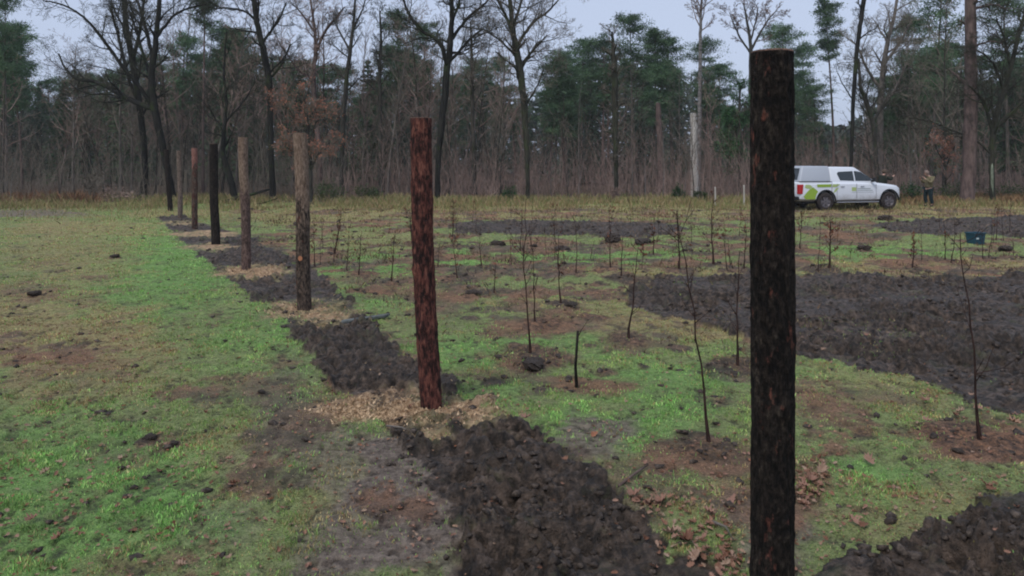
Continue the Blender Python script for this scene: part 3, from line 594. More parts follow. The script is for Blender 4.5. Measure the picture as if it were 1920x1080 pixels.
def scots(seed, H, crown_h, cr, nb=26, per=420, size=.17, lean=0):
    """Scots pine: bare trunk, irregular tiers of upswept boughs carrying flat needle pads"""
    r_ = random.Random(seed); r = np.random.RandomState(seed); tr, cl_ = MB(), []
    pts = []; d = Vector((r_.uniform(-.03, .03) + lean, 0, 1)).normalized(); p = Vector((0, 0, -.2)); n = 12
    for i in range(n + 1):
        pts.append(p.copy()); d = (d + Vector((r_.gauss(0, .022), r_.gauss(0, .022), 0))).normalized(); p = p + d * (H + .2) / n
    rad = [max(.013 * H * (1 - .8 * i / n), .02) for i in range(n + 1)]; rad[0] *= 1.4
    tr.tube(pts, rad, 8, False)
    def at(z_): 
        f_ = max(0, min(.999, (z_ + .2) / (H + .2))) * n; i = int(f_); return pts[i].lerp(pts[i + 1], f_ - i)
    for b in range(nb):
        t_ = (b + r_.random()) / nb; z_ = H - crown_h * (1 - t_) ** 1.1 - .1; o_ = at(z_); az = b * 2.4 + r_.uniform(-.5, .5)
        L = cr * (math.sin(PI * min(1, (.18 + .82 * (1 - t_) ** .8))) * .6 + .45 * (1 - t_) + .12) * r_.uniform(.55, 1.2)
        dd = Vector((math.cos(az), math.sin(az), r_.uniform(-.05, .55))).normalized(); q = [o_]; 
        for k_ in range(4): dd = (dd + vr(r_, .13) + Vector((0, 0, .07))).normalized(); q.append(q[-1] + dd * L / 4)
        tr.tube(q, [.018 + .012 * L, .02 + .006 * L, .018, .014, .01], 4, False)
        for k_ in range(2, 5):
            for s_ in range(2):
                c0 = q[k_] + Vector((r_.gauss(0, .25), r_.gauss(0, .25), r_.uniform(0, .25))) * min(1, L); m_ = int(per / 6 * (.5 + r_.random())); rr_ = .22 + .16 * L * r_.uniform(.6, 1.3)
                cl_.append(np.array(c0) + r.randn(m_, 3) * np.array([rr_, rr_, rr_ * .38]) * .8)
    for k_ in range(5): cl_.append(np.array(at(H - .15 * k_)) + r.randn(int(per * .3), 3) * np.array([.28 + .1 * k_, .28 + .1 * k_, .25]))
    for b in range(7):   # dead snags under the crown
        z_ = H - crown_h - r_.uniform(0, H * .3); o_ = at(z_); az = r_.uniform(0, 6.3); dd = Vector((math.cos(az), math.sin(az), r_.uniform(-.3, .2))); L = r_.uniform(.4, 1.4); tr.tube([o_, o_ + dd * L * .5, o_ + dd * L + Vector((0, 0, -.1))], [.02, .014, .008], 3, False)
    return tr.mesh('trunk'), tri_cloud(join_np(cl_), size, seed, .3, 2.6)
def spruce(seed, H, cr, low=.08, nl=26, size=.2):
    r_ = random.Random(seed); r = np.random.RandomState(seed); tr, cl_ = MB(), []
    tr.tube([Vector((0, 0, -.2)), Vector((.05, 0, H * .5)), Vector((0, 0, H))], [.013 * H, .008 * H, .012], 7, False)
    for l in range(nl):
        t_ = (l + .5) / nl; z_ = H * (low + (1 - low) * t_); L = cr * (1 - t_) ** .85 * r_.uniform(.8, 1.15) + .12; nb = 7
        for b in range(nb):
            az = b * 2 * PI / nb + l * 1.1 + r_.uniform(-.3, .3); L2 = L * r_.uniform(.6, 1.2); dr = Vector((math.cos(az), math.sin(az), 0))
            tr.tube([Vector((0, 0, z_)), Vector((0, 0, z_)) + dr * L2 * .6 + Vector((0, 0, -.05 * L2)), Vector((0, 0, z_)) + dr * L2 + Vector((0, 0, -.16 * L2))], [.02, .013, .006], 3, False)
            m_ = int(14 + 26 * L2); s_ = r.rand(m_) ** .7
            P_ = np.array(dr)[None] * (s_ * L2)[:, None] + np.array([0, 0, z_]) + np.array([0, 0, -.18 * L2])[None] * (s_ ** 1.5)[:, None]
            sd = np.array([-dr.y, dr.x, 0]); P_ = P_ + sd[None] * (r.randn(m_) * .16 * L2 * (1.1 - s_))[:, None] + np.array([0, 0, 1])[None] * (-np.abs(r.randn(m_)) * .13)[:, None]; cl_.append(P_)
    return tr.mesh('trunk'), tri_cloud(join_np(cl_), size, seed, .2, 2.2)
def barespec(seed, H, spread, dens=1, trop=.08, rr=.5, rk=.0085, drop=0):
    r_ = random.Random(seed); T, C_, tips = MB(), MB(), []
    P = dict(k=[int(24 * dens), 7, 5, 3], ang=spread, lr=.30, rr=rr, wob=.13, trop=trop, tl=0, rmin=.008)
    n = 12; p = Vector((0, 0, -.2)); d = Vector((r_.uniform(-.06, .06), r_.uniform(-.04, .04), 1)).normalized(); pts = []; 
    for i in range(n + 1): pts.append(p.copy()); d = (d + Vector((r_.gauss(0, .05), r_.gauss(0, .04), .05))).normalized(); p = p + d * (H + .2) / n
    rad = [max(rk * H * (1 - .88 * i / n), .01) for i in range(n + 1)]; rad[0] *= 1.4
    T.tube(pts, rad, 8, False); kids(T, C_, pts, rad, H, 0, P, r_, tips, .3)
    return T.mesh('trunk'), C_.mesh('crown')

# --- the trees one can trace in the photograph
Pk = OAK
traced('oak_tree', 'dark spreading oak leaning behind the far posts, with one long low bough reaching left', 'tree', 38, [
 [(326, 378, 10), (314, 320, 9), (304, 270, 9), (290, 205, 10), (284, 150, 9), (292, 80, 7), (298, 20, 6), (302, -60, 4)],
 [(290, 205, 8), (262, 196, 7.5), (225, 182, 7), (180, 160, 6), (140, 146, 5), (100, 140, 4), (70, 115, 3), (55, 88, 2)],
 [(287, 200, 6), (262, 160, 5), (238, 125, 4.5), (205, 72, 4), (180, 40, 3), (150, 20, 2.4), (120, 14, 1.6)],
 [(285, 110, 5), (272, 60, 4.5), (258, 25, 4), (240, -20, 3)], [(294, 70, 4.5), (318, 30, 3.5), (345, 10, 3), (372, 0, 2.2)], [(284, 150, 4), (268, 110, 4), (250, 60, 3), (232, 20, 2.4)],
 [(225, 182, 3), (190, 175, 2.5), (140, 172, 2), (95, 150, 1.3)]], Pk, M['oakdark'], M['twigdark'], 1, trunk_kids=8, limb_kids=9, Lk=2.3)
traced('oak_tree', 'dark twin-limbed oak just left of the leaning oak, its foot in brush', 'tree', 41, [
 [(268, 372, 10), (272, 300, 8), (262, 200, 8), (248, 110, 8), (236, 40, 7), (230, -60, 5)], [(262, 200, 5), (235, 140, 4.5), (215, 70, 4), (195, 10, 3)], [(250, 110, 5), (265, 60, 4), (275, 0, 3)]], Pk, M['oakdark'], M['twigdark'], 2, trunk_kids=9, limb_kids=8, Lk=2.4, t0=.3)
traced('oak_tree', 'tall dark oak with a gently bent trunk between the fourth and third posts', 'tree', 37.5, [
 [(511, 378, 9), (509, 300, 7.5), (507, 220, 7.5), (505, 150, 8), (497, 110, 8.5), (486, 60, 7.5), (478, 15, 7), (470, -60, 5)],
 [(484, 42, 4), (465, 25, 3), (440, 20, 2.4), (415, 24, 1.5)], [(505, 150, 3.5), (525, 120, 3), (540, 80, 2.2)], [(490, 80, 3.5), (515, 40, 3), (530, 0, 2)]], Pk, M['oakdark'], M['twigdark'], 3, trunk_kids=9, limb_kids=6, Lk=2.0)
traced('curved_tree', 'mossy dark trunk curving up behind the fourth post', 'tree', 36.8, [
 [(442, 380, 9), (434, 345, 8.5), (424, 310, 8), (417, 282, 6.5), (420, 245, 5), (424, 190, 4), (420, 130, 3), (425, 60, 2)], [(420, 250, 3), (395, 215, 2.3), (380, 190, 1.4)], [(422, 230, 3), (450, 190, 2), (470, 150, 1.4)]], Pk, M['oakdark'], M['twigdark'], 4, trunk_kids=9, limb_kids=5, Lk=1.6)
traced('oak_tree', 'dark forked oak rising just right of the reddish second post', 'tree', 37.2, [
 [(820, 378, 8), (821, 320, 7.5), (826, 250, 8.5), (833, 190, 9.5), (838, 130, 9.5), (843, 90, 8.5), (847, 45, 7), (847, 0, 6), (845, -60, 4.5)],
 [(838, 122, 6.5), (829, 88, 6), (812, 68, 5.2), (790, 56, 4.5), (772, 36, 4), (757, 8, 3.2), (748, -30, 2.4)],
 [(845, 78, 5), (862, 50, 4.5), (880, 26, 4), (905, 4, 3), (925, -20, 2)], [(840, 118, 4.5), (862, 98, 4), (885, 75, 3), (905, 62, 1.8)], [(848, 40, 4), (858, 10, 3.6), (866, -40, 2.6)]], Pk, M['oakdark'], M['twigdark'], 5, trunk_kids=7, limb_kids=8, Lk=2.0)
traced('oak_tree', 'ivy-green many-branched oak between the second and front posts', 'tree', 37.6, [
 [(990, 378, 6), (989, 320, 6), (987, 260, 8), (982, 190, 9.5), (975, 130, 10), (966, 85, 9), (960, 40, 7), (955, -10, 5.5), (950, -60, 4)],
 [(967, 92, 5), (985, 60, 4.5), (1005, 35, 4), (1030, 15, 3), (1050, -10, 2)], [(964, 70, 5), (950, 35, 4.2), (935, 5, 3.6), (922, -30, 2.6)], [(976, 130, 4), (1000, 95, 3), (1025, 70, 2)], [(984, 200, 3), (1005, 165, 2.4), (1020, 130, 1.6)],
 [(970, 110, 3), (940, 80, 2.6), (905, 60, 1.8)], [(962, 50, 4), (975, 10, 3.5), (985, -40, 2.5)]], Pk, M['mossy'], M['twig'], 6, trunk_kids=14, limb_kids=8, Lk=2.0, t0=.35)
traced('slender_tree', 'thin black leaning trunk rising behind the white pickup', 'tree', 37, [
 [(1592, 376, 4), (1596, 300, 4.5), (1599, 210, 5), (1604, 120, 5.5), (1611, 60, 5.5), (1620, 0, 6), (1630, -60, 5)], [(1600, 190, 2), (1585, 160, 1.5), (1575, 135, 1)]], Pk, M['oakdark'], M['twigdark'], 7, trunk_kids=5, limb_kids=4, Lk=1.2, t0=.6)
traced('oak_tree', 'spreading oak with pale patch on its foot at the right edge', 'tree', 35.4, [
 [(1861, 383, 8), (1860, 330, 7), (1860, 280, 7), (1863, 240, 8), (1876, 190, 7), (1892, 140, 6), (1904, 90, 5.5), (1918, 40, 4.5), (1930, -20, 3)],
 [(1861, 250, 5), (1848, 215, 4.5), (1833, 190, 4), (1815, 175, 3), (1795, 165, 2)], [(1866, 240, 5), (1890, 215, 4.5), (1915, 180, 4), (1940, 120, 3)], [(1882, 170, 4), (1860, 130, 3.5), (1835, 110, 2.6), (1810, 100, 1.8)],
 [(1859, 290, 3.5), (1835, 262, 3), (1800, 245, 2.5), (1765, 225, 2), (1730, 220, 1.3)], [(1895, 130, 4), (1880, 80, 3), (1855, 40, 2.2)]], Pk, M['mossy'], M['twigdark'], 8, trunk_kids=9, limb_kids=9, Lk=1.8, t0=.3)
BIR = dict(k=[14, 9, 7, 4], ang=38, lr=.42, rr=.3, wob=.1, trop=.02, tl=0, rmin=.010)
traced('birch_tree', 'tall slender birch with fine purplish twigs rising above the pines', 'tree', 48, [
 [(1308, 355, 5), (1311, 270, 4), (1312, 180, 3.6), (1313, 100, 3.2), (1314, 40, 2.6), (1316, -30, 1.6), (1318, -80, 1)]], BIR, M['birch'], M['twigred'], 9, trunk_kids=22, Lk=2.3, t0=.62)
traced('bare_tree', 'small bare tree with fanned upright branches against the sky left of front post', 'tree', 52, [
 [(1404, 355, 5), (1406, 250, 4), (1407, 150, 3.8), (1408, 95, 3.4), (1404, 60, 2.6), (1398, 25, 1.6), (1394, 5, 1)], [(1408, 95, 2.4), (1425, 65, 2), (1445, 35, 1.4), (1466, 14, .8)], [(1408, 100, 2), (1390, 70, 1.8), (1378, 40, 1.2), (1372, 20, .8)], [(1407, 80, 2), (1418, 40, 1.4), (1424, 12, .8)]], BIR, M['oak'], M['twigred'], 10, trunk_kids=8, limb_kids=9, Lk=1.5, t0=.6)
traced('dead_snag', 'pale barkless broken trunk standing right of centre', 'dead tree', 42, [[(1303, 372, 7.5), (1302, 320, 7), (1301, 260, 6.5), (1300, 212, 6)]], Pk, M['snag'], M['twig'], 11, trunk_kids=2, Lk=.4)
traced('dead_snag', 'thick pale brown broken trunk among the young birches', 'dead tree', 50, [[(1240, 352, 6.5), (1238, 280, 6), (1235, 230, 5.5), (1234, 192, 4)]], Pk, M['pine'], M['twig'], 12, trunk_kids=2, Lk=.5)
traced('bare_tree', 'tall bare crooked tree behind the bonnet of the pickup', 'tree', 42, [
 [(1653, 366, 6), (1651, 290, 5.5), (1650, 210, 5.5), (1655, 140, 5), (1664, 80, 4), (1676, 30, 3), (1688, -30, 2)], [(1653, 170, 3), (1632, 130, 2.6), (1618, 90, 2), (1605, 70, 1.4)], [(1658, 120, 3), (1680, 85, 2.4), (1700, 45, 1.6)], [(1652, 200, 3), (1675, 165, 2.4), (1690, 120, 1.6)]], Pk, M['bare'], M['twig'], 13, trunk_kids=12, limb_kids=8, Lk=2.0)
traced('bare_tree', 'crooked bare tree bending left above the pickup roof', 'tree', 40, [
 [(1645, 370, 4), (1642, 290, 4), (1636, 230, 4), (1624, 190, 4), (1613, 160, 3), (1610, 110, 2)], [(1636, 230, 3), (1660, 200, 2.5), (1680, 170, 1.6)]], Pk, M['oak'], M['twigdark'], 14, trunk_kids=10, limb_kids=6, Lk=1.5)
traced('bare_tree', 'slender dark bare tree between the third post and the second', 'tree', 43, [
 [(640, 366, 4.5), (641, 300, 4.5), (644, 220, 4.5), (650, 150, 4), (657, 90, 3.5), (664, 30, 2.5), (668, -40, 1.6)], [(656, 95, 2.2), (635, 60, 1.8), (620, 30, 1)], [(660, 60, 2.2), (680, 25, 1.6), (690, 0, 1)]], Pk, M['oak'], M['twigdark'], 15, trunk_kids=14, limb_kids=7, Lk=1.6)
traced('bare_tree', 'pinkish barked bare tree with arching boughs above the orange-leaved tree', 'tree', 45, [
 [(600, 362, 5), (598, 280, 5), (590, 200, 4.5), (588, 140, 4), (592, 90, 3.5), (588, 40, 2.5), (580, -20, 1.5)], [(591, 100, 2.8), (612, 62, 2.5), (635, 40, 2), (655, 20, 1.2)], [(588, 150, 2.4), (560, 130, 2), (535, 90, 1.4)], [(590, 60, 2.2), (570, 30, 1.6), (548, 5, 1)]], Pk, M['pine'], M['twigred'], 16, trunk_kids=14, limb_kids=8, Lk=1.7)
traced('bare_tree', 'straight dark bare tree left of the reddish second post', 'tree', 44, [[(713, 362, 4.5), (713, 280, 4), (712, 200, 4), (712, 140, 3.5), (714, 80, 2.5), (712, 20, 1.5)]], Pk, M['oak'], M['twigdark'], 17, trunk_kids=16, Lk=1.5)
traced('bare_tree', 'straight bare tree right of the forked oak', 'tree', 44, [[(890, 362, 4.5), (889, 300, 4), (886, 220, 4), (885, 150, 3.5), (884, 90, 2.5), (882, 40, 1.5)]], Pk, M['oak'], M['twig'], 18, trunk_kids=16, Lk=1.6)
traced('mossy_tree', 'moss green trunk standing in front of the dark pines right of centre', 'tree', 39, [[(1156, 372, 4), (1155, 330, 4), (1154, 270, 5), (1153, 200, 6), (1152, 140, 6), (1150, 90, 3.5), (1148, 60, 2)]], Pk, M['mossy'], M['twig'], 19, trunk_kids=20, Lk=1.0, t0=.2)
traced('withered_oak', 'young oak still holding orange withered leaves behind the third post', 'tree', 34.6, [
 [(583, 382, 4), (582, 320, 3.6), (578, 260, 3.2), (574, 210, 2.6), (570, 170, 1.5)], [(582, 320, 2), (600, 290, 1.5), (622, 275, 1)], [(579, 270, 2), (595, 230, 1.6), (612, 205, 1)], [(577, 250, 2), (555, 220, 1.5), (535, 190, 1)], [(582, 310, 1.6), (560, 290, 1.2), (540, 275, .8)]],
 dict(Pk, leaf=2), M['oak'], M['twig'], 20, trunk_kids=11, limb_kids=8, Lk=1.15, leaves=(2800, .075, .06, M['leaforange']), t0=.25)
traced('holly_tree', 'small dense dark green evergreen just left of the front post', 'tree', 44, [[(1388, 362, 3), (1387, 300, 3), (1386, 220, 2.4), (1388, 160, 1.4)], [(1387, 260, 1.5), (1402, 230, 1.2), (1412, 200, .8)], [(1387, 270, 1.5), (1370, 245, 1.2), (1362, 225, .8)], [(1387, 300, 1.5), (1375, 290, 1), (1366, 285, .8)]],
 dict(Pk, leaf=2), M['oak'], M['twigdark'], 22, trunk_kids=14, limb_kids=7, Lk=1.0, leaves=(6000, .13, .14, M['holly']), t0=.25)
traced('withered_oak', 'small tree with rusty withered leaves left of the big pine trunk', 'tree', 41, [
 [(1772, 366, 3), (1771, 330, 3), (1770, 290, 2.4), (1772, 250, 1.5)], [(1771, 320, 1.6), (1790, 290, 1.2), (1800, 270, .8)], [(1771, 310, 1.6), (1755, 285, 1.2), (1745, 270, .8)]],
 dict(Pk, leaf=2), M['oak'], M['twigred'], 21, trunk_kids=8, limb_kids=6, Lk=.8, leaves=(800, .085, .1, M['leaforange']), t0=.25)

# --- pines one can tell apart: each its own copy of a few grown forms
PIN = [scots(s, 14, ch, cr, nb) for s, ch, cr, nb in ((101, 5.5, 2.3, 26), (102, 7, 2.6, 30), (103, 4.5, 1.7, 22), (104, 8.5, 2.9, 36), (105, 6, 2.0, 26))]
SPR = [spruce(s, 12, cr, lo) for s, cr, lo in ((201, 2.3, .06), (202, 1.9, .12), (203, 2.7, .05), (204, 2.1, .2))]
BAR = [barespec(s, 11, a, d_, tr_) for s, a, d_, tr_ in ((301, 42, 1, .08), (302, 55, 1.1, .04), (303, 34, 1.2, .12), (304, 60, .9, .05), (305, 30, 1.4, .1))]
for k_, (a, b) in enumerate(PIN + SPR + BAR):
    a.polygons.foreach_set('use_smooth', [True] * len(a.polygons))
protos = {}
def place(kind, i, Y_, px, topy, label, group, bm_, cm_, wide=1.0, rz=None, name=None):
    T, C_ = {'pine': PIN, 'spruce': SPR, 'bare': BAR}[kind][i]; H0 = {'pine': 14, 'spruce': 12, 'bare': 11}[kind]
    X_ = wx(px, Y_); H_ = wz(topy, Y_); s = H_ / H0; key = (kind, i, bm_, cm_)
    if key not in protos:
        root = thing(name or 'tree', label, 'tree'); a = obj('trunk', T.copy(), M[bm_], root); b = obj('crown', C_.copy(), M[cm_], root); protos[key] = root
    else:
        root = dup(protos[key])
    root.name = name or {'pine': 'pine_tree', 'spruce': 'spruce_tree', 'bare': 'bare_tree'}[kind]
    root.location = (X_, Y_, 0); root.rotation_euler = (0, 0, rng.uniform(0, 6.3) if rz is None else rz); root.scale = (s * wide, s * wide, s)
    tag(root, label, 'tree', group); return root
big = [('pine', 3, 36.5, 1818, -190, 'massive straight pine trunk at the right, thicker than any other', 'pine', .72)]
# massive pine traced so that its trunk keeps its girth
traced('pine_tree', 'massive straight pinkish pine trunk at the right, thicker than all others', 'tree', 35.6, [
 [(1813, 380, 13), (1817, 320, 12), (1819, 240, 12), (1820, 150, 11), (1820, 60, 10), (1820, -60, 9), (1821, -200, 7), (1821, -300, 5)], [(1820, 20, 3), (1850, 10, 2.5), (1880, 5, 2), (1910, 15, 1.2)], [(1820, 90, 2), (1845, 80, 1.6), (1870, 85, 1)]],
 dict(OAK, k=[3, 4, 3, 0]), M['pine'], M['twigdark'], 30, trunk_kids=10, limb_kids=5, Lk=1.3, t0=.35)
IND = [('pine', 0, 60, 1192, 36, 'pine with a small rounded top, highest of the central pines', .85), ('pine', 2, 58, 1228, 60, 'pine just right of the highest central pine', 1.0), ('pine', 1, 60, 1130, 72, 'broad dark green pine left of the highest central pine', 1.0),
 ('pine', 4, 62, 1090, 80, 'full crowned pine at the left end of the central pine group', 1.1), ('pine', 3, 57, 1065, 100, 'dense low crowned pine at the left end of the central pine group', .95), ('pine', 0, 63, 1262, 78, 'pine between the birch and the highest central pine', 1.0), ('pine', 1, 60, 1330, 80, 'flat-topped pine behind the tall birch', .8),
 ('pine', 3, 64, 1480, 52, 'wide dark pine directly right of the front post', .95), ('pine', 1, 66, 1515, 90, 'lower pine filling the gap right of the wide dark pine', .8), ('pine', 2, 55, 1563, 8, 'tall thin pine with a small narrow crown above the pickup', .75),
 ('pine', 3, 46, 1745, -60, 'tall dense pine left of the massive trunk, reaching the top edge', .75), ('pine', 1, 50, 1705, 40, 'pine behind and left of the tall dense pine', .8), ('pine', 4, 48, 1890, -20, 'pine at the far right edge behind the spreading oak', .9),
 ('pine', 0, 45, 4, -10, 'tall pine at the extreme left edge of the wood', .6), ('pine', 1, 52, 42, 70, 'dark pine second from the left edge', .9), ('pine', 2, 46, 381, -90, 'straight pink-trunked pine above the sixth post', .6), ('pine', 0, 60, 748, 34, 'pine behind the left fork of the forked oak', .9), ('pine', 4, 58, 790, 50, 'pine just left of the forked oak', .9),
 ('pine', 1, 58, 400, 50, 'dark pine above the black fifth post', 1.0), ('pine', 0, 60, 455, 62, 'pine above the fourth post', 1.0), ('pine', 2, 62, 1420, 150, 'low pine behind the front post', 1.2), ('pine', 4, 62, 930, 112, 'pine left of the ivy-green oak', 1.0), ('pine', 0, 64, 880, 118, 'pine right of the forked oak', 1.0), ('pine', 1, 56, 340, 72, 'pine right of the leaning oak', .9)]
for kd, i, Y_, px, ty, lb, wd in IND:
    place(kd, i, Y_, px, ty, lb, None, 'pine' if (i + px) % 2 else 'pinegrey', 'needle' if kd == 'pine' else 'holly', wd * .86)
SK = [(-600, 40), (-200, 40), (0, 30), (50, 90), (80, 135), (130, 155), (200, 125), (250, 110), (330, 85), (400, 60), (450, 75), (500, 100), (560, 100), (640, 125), (700, 105), (740, 60), (790, 75), (860, 120), (930, 125), (1000, 140), (1045, 125), (1090, 85), (1130, 80), (1190, 60), (1225, 75), (1260, 90),
      (1300, 105), (1350, 115), (1370, 150), (1420, 160), (1455, 90), (1480, 70), (1515, 110), (1535, 190), (1560, 200), (1590, 200), (1620, 180), (1660, 150), (1690, 110), (1720, 60), (1760, 40), (1800, 90), (1850, 110), (1920, 70), (2200, 30), (2700, 30)]
def sky(px): return float(np.interp(px, [a for a, b in SK], [b for a, b in SK]))
def where(px):
    for lim, w_ in ((60, 'at the far left edge'), (215, 'beyond the russet bracken'), (345, 'behind the leaning oak'), (450, 'behind the black fifth post'), (540, 'behind the fourth post'), (640, 'behind the orange-leaved young oak'), (755, 'left of the reddish second post'), (905, 'around the forked oak'), (1010, 'around the ivy-green oak'),
                  (1180, 'behind the moss green trunk'), (1290, 'left of the pale broken trunk'), (1400, 'right of the pale broken trunk'), (1500, 'behind the front post'), (1620, 'behind the white pickup'), (1720, 'beyond the bonnet of the pickup'), (1800, 'behind the standing figure'), (1880, 'behind the massive pine trunk')):
        if px < lim: return w_
    return 'at the far right edge'
def filler(kd, n, y0, y1, dlo, dhi, bms, cms_, adj, wlo=.8, whi=1.2, pxr=(-330, 2260)):
    for j in range(n):
        px = pxr[0] + (pxr[1] - pxr[0]) * (j + rng.random()) / n; Y_ = rng.uniform(y0, y1); ty = sky(px) + rng.uniform(dlo, dhi)
        w_ = where(px); i = rng.randrange({'pine': 5, 'spruce': 4, 'bare': 5}[kd])
        place(kd, i, Y_, px, ty, f'{adj} {w_}', f'{adj}s {w_}', rng.choice(bms), rng.choice(cms_), rng.uniform(wlo, whi))
for i_, (px_, ty_, Y_2) in enumerate(((1662, 150, 56), (1702, 120, 60), (1735, 170, 50), (1790, 130, 58), (1850, 110, 55), (1900, 150, 50), (1945, 100, 54))):
    place('spruce' if i_ % 2 else 'pine', (i_ * 3) % 4, Y_2, px_, ty_, 'shadowy evergreen ' + where(px_), 'shadowy evergreens at the right', 'pinegrey', 'needle', 1.25)
for i_, (px_, ty_, Y_2) in enumerate(((120, 150, 56), (165, 140, 60), (230, 120, 58), (300, 110, 60), (430, 70, 56), (500, 110, 60), (560, 110, 57), (620, 130, 60), (690, 110, 58))):
    place('pine' if i_ % 2 else 'spruce', (i_ * 3) % 4, Y_2, px_, ty_, 'shadowy evergreen ' + where(px_), 'shadowy evergreens at the left', 'pinegrey', 'needle', 1.2)
filler('spruce', 62, 74, 92, 25, 85, ['oak'], ['spruce'], 'dark distant spruce', .95, 1.35)
filler('spruce', 40, 60, 74, 60, 130, ['oak'], ['spruce'], 'mid-distance spruce', .9, 1.25)
filler('pine', 64, 50, 76, 5, 75, ['pine', 'pinegrey'], ['needle'], 'distant slender-trunked pine')
filler('bare', 105, 40, 66, 10, 130, ['bare', 'oak'], ['twig', 'twigdark', 'twigred'], 'leafless broadleaf tree')
filler('bare', 90, 37.5, 46, 110, 240, ['bare', 'birch', 'oak'], ['twigred', 'twig'], 'young bare tree', .7, 1.1)
filler('bare', 42, 40, 60, -100, 60, ['bare', 'oak'], ['twig', 'twigred'], 'tall bare tree reaching above the skyline', .9, 1.25, (110, 960))
filler('bare', 9, 40, 55, -80, 20, ['bare', 'oak'], ['twig', 'twigdark'], 'tall bare tree reaching above the skyline', .7, 1.0, (1600, 2000))
# slim pole-like trunks seen all through the wood
# --- thicket of whips (one mass nobody could count)
def whips(n, y0, y1, pxr, h0, h1, material, label, seed, r0=.012):
    r_ = random.Random(seed); mb = MB()
    for _ in range(n):
        Y_ = r_.uniform(y0, y1) ; px = r_.uniform(*pxr); X_ = wx(px, Y_)
        if n2(X_ * .35, Y_ * .35, seed) < r_.uniform(.15, .6): continue
        h_ = (h0 + (h1 - h0) * r_.random() ** 1.5) * (.5 + n2(X_ * .6, Y_ * .6, seed + 3)); p = Vector((X_, Y_, -.05)); d = Vector((r_.gauss(0, .22), r_.gauss(0, .2), 1)).normalized(); pts = [p]
        for k_ in range(4): d = (d + vr(r_, .12)).normalized(); pts.append(pts[-1] + d * h_ / 4)
        mb.tube(pts, [r0, r0 * .8, r0 * .6, r0 * .45, r0 * .25], 3, False)
        for k_ in range(10):
            i = r_.randrange(0, 4); q = pts[i].lerp(pts[i + 1], r_.random()); c = perp(d, R(r_.uniform(20, 85)), r_.uniform(0, 6.3)); L = h_ * r_.uniform(.12, .3)
            mb.tube([q, q + c * L * .5, q + (c + Vector((0, 0, .3))) * L], [r0 * .45, r0 * .35, r0 * .2], 3, False)
    o = obj('thicket', mb, material); tag(o, label, 'undergrowth', kind='stuff')
whips(3000, 37.5, 58, (560, 2300), 1.2, 4.2, M['twigred'], 'dense reddish brown thicket of bare saplings at the foot of the wood', 41)
whips(1900, 37.5, 60, (-320, 640), 1.2, 4.5, M['twig'], 'dense grey brown thicket of bare saplings in the left wood', 42)
# --- far woodland mass closing the view between the trunks
r = np.random.RandomState(51); n = 90000; Y = 96 + 16 * r.rand(n); px = -700 + 3300 * r.rand(n); X = (px - 960) * Y / F
top = np.array([wz(sky(p) + 38, 100) for p in px]) * (.75 + .35 * n2(X * .35, X * 0, 5)); Z = top * r.rand(n) ** .9
o = obj('distant_woodland', tri_cloud(np.stack([X, Y, Z], 1), .75, 52, 0, 1.8), M['farwood']); tag(o, 'dark distant woodland closing the view between the trunks', 'woodland', kind='stuff')

# --- bushes
def bush(px, Y_, hw, hh, material, label, n=900, size=.09, group=None):
    X_ = wx(px, Y_); root = thing('bush', label, 'bush', (X_, Y_, 0), 0, group); r = np.random.RandomState(int(px)); r_ = random.Random(int(px)); mb = MB()
    for k_ in range(16):
        a = r_.uniform(0, 6.3); e = Vector((math.cos(a) * hw * .7, math.sin(a) * hw * .5, hh * r_.uniform(.5, 1))); mb.tube([Vector((0, 0, -.05)), e * .5 + Vector((0, 0, .1)), e], [.015, .01, .006], 3, False)
    obj('stems', mb, M['twig'], root)
    c_ = [np.array([r_.uniform(-.8, .8) * hw, r_.uniform(-.6, .6) * hw, hh * r_.uniform(.15, .85)]) + r.randn(n // 14, 3) * np.array([hw, hw * .8, hh]) * .17 for _ in range(14)]
    c_ = join_np(c_); c_[:, 2] = np.abs(c_[:, 2]); obj('foliage', tri_cloud(c_, size, int(px)), material, root); return root
bush(1704, 36.2, .5, 1.0, M['holly'], 'dark green bush directly in front of the pickup nose')
bush(1778, 37.5, .8, 1.0, M['shrubgreen'], 'loose green bush between the standing figure and the massive pine')
bush(1880, 38, 1.3, .9, M['shrubgreen'], 'low olive green bush behind the right oak')
bush(1272, 38, .35, .75, M['holly'], 'small dark conifer bush left of the pale broken trunk')
bush(1312, 38.2, .4, .5, M['shrubgreen'], 'small green bush at the foot of the pale broken trunk')
bush(620, 38, .9, .9, M['shrubgreen'], 'low green bush right of the third post')
bush(172, 37.5, .6, 1.5, M['twig'], 'brown leafy shrub right of the russet bracken')
bush(232, 37, 1.0, .8, M['twigred'], 'low reddish shrub left of the leaning oak', 700)
bush(1155, 38.0, .25, .6, M['twigred'], 'dark reddish stump-like bush at the foot of the mossy trunk', 600)
bush(955, 38.5, .4, .7, M['holly'], 'small dark evergreen bush left of the ivy-green oak')
bush(690, 38.5, .7, .7, M['shrubgreen'], 'low olive bush left of the second post')

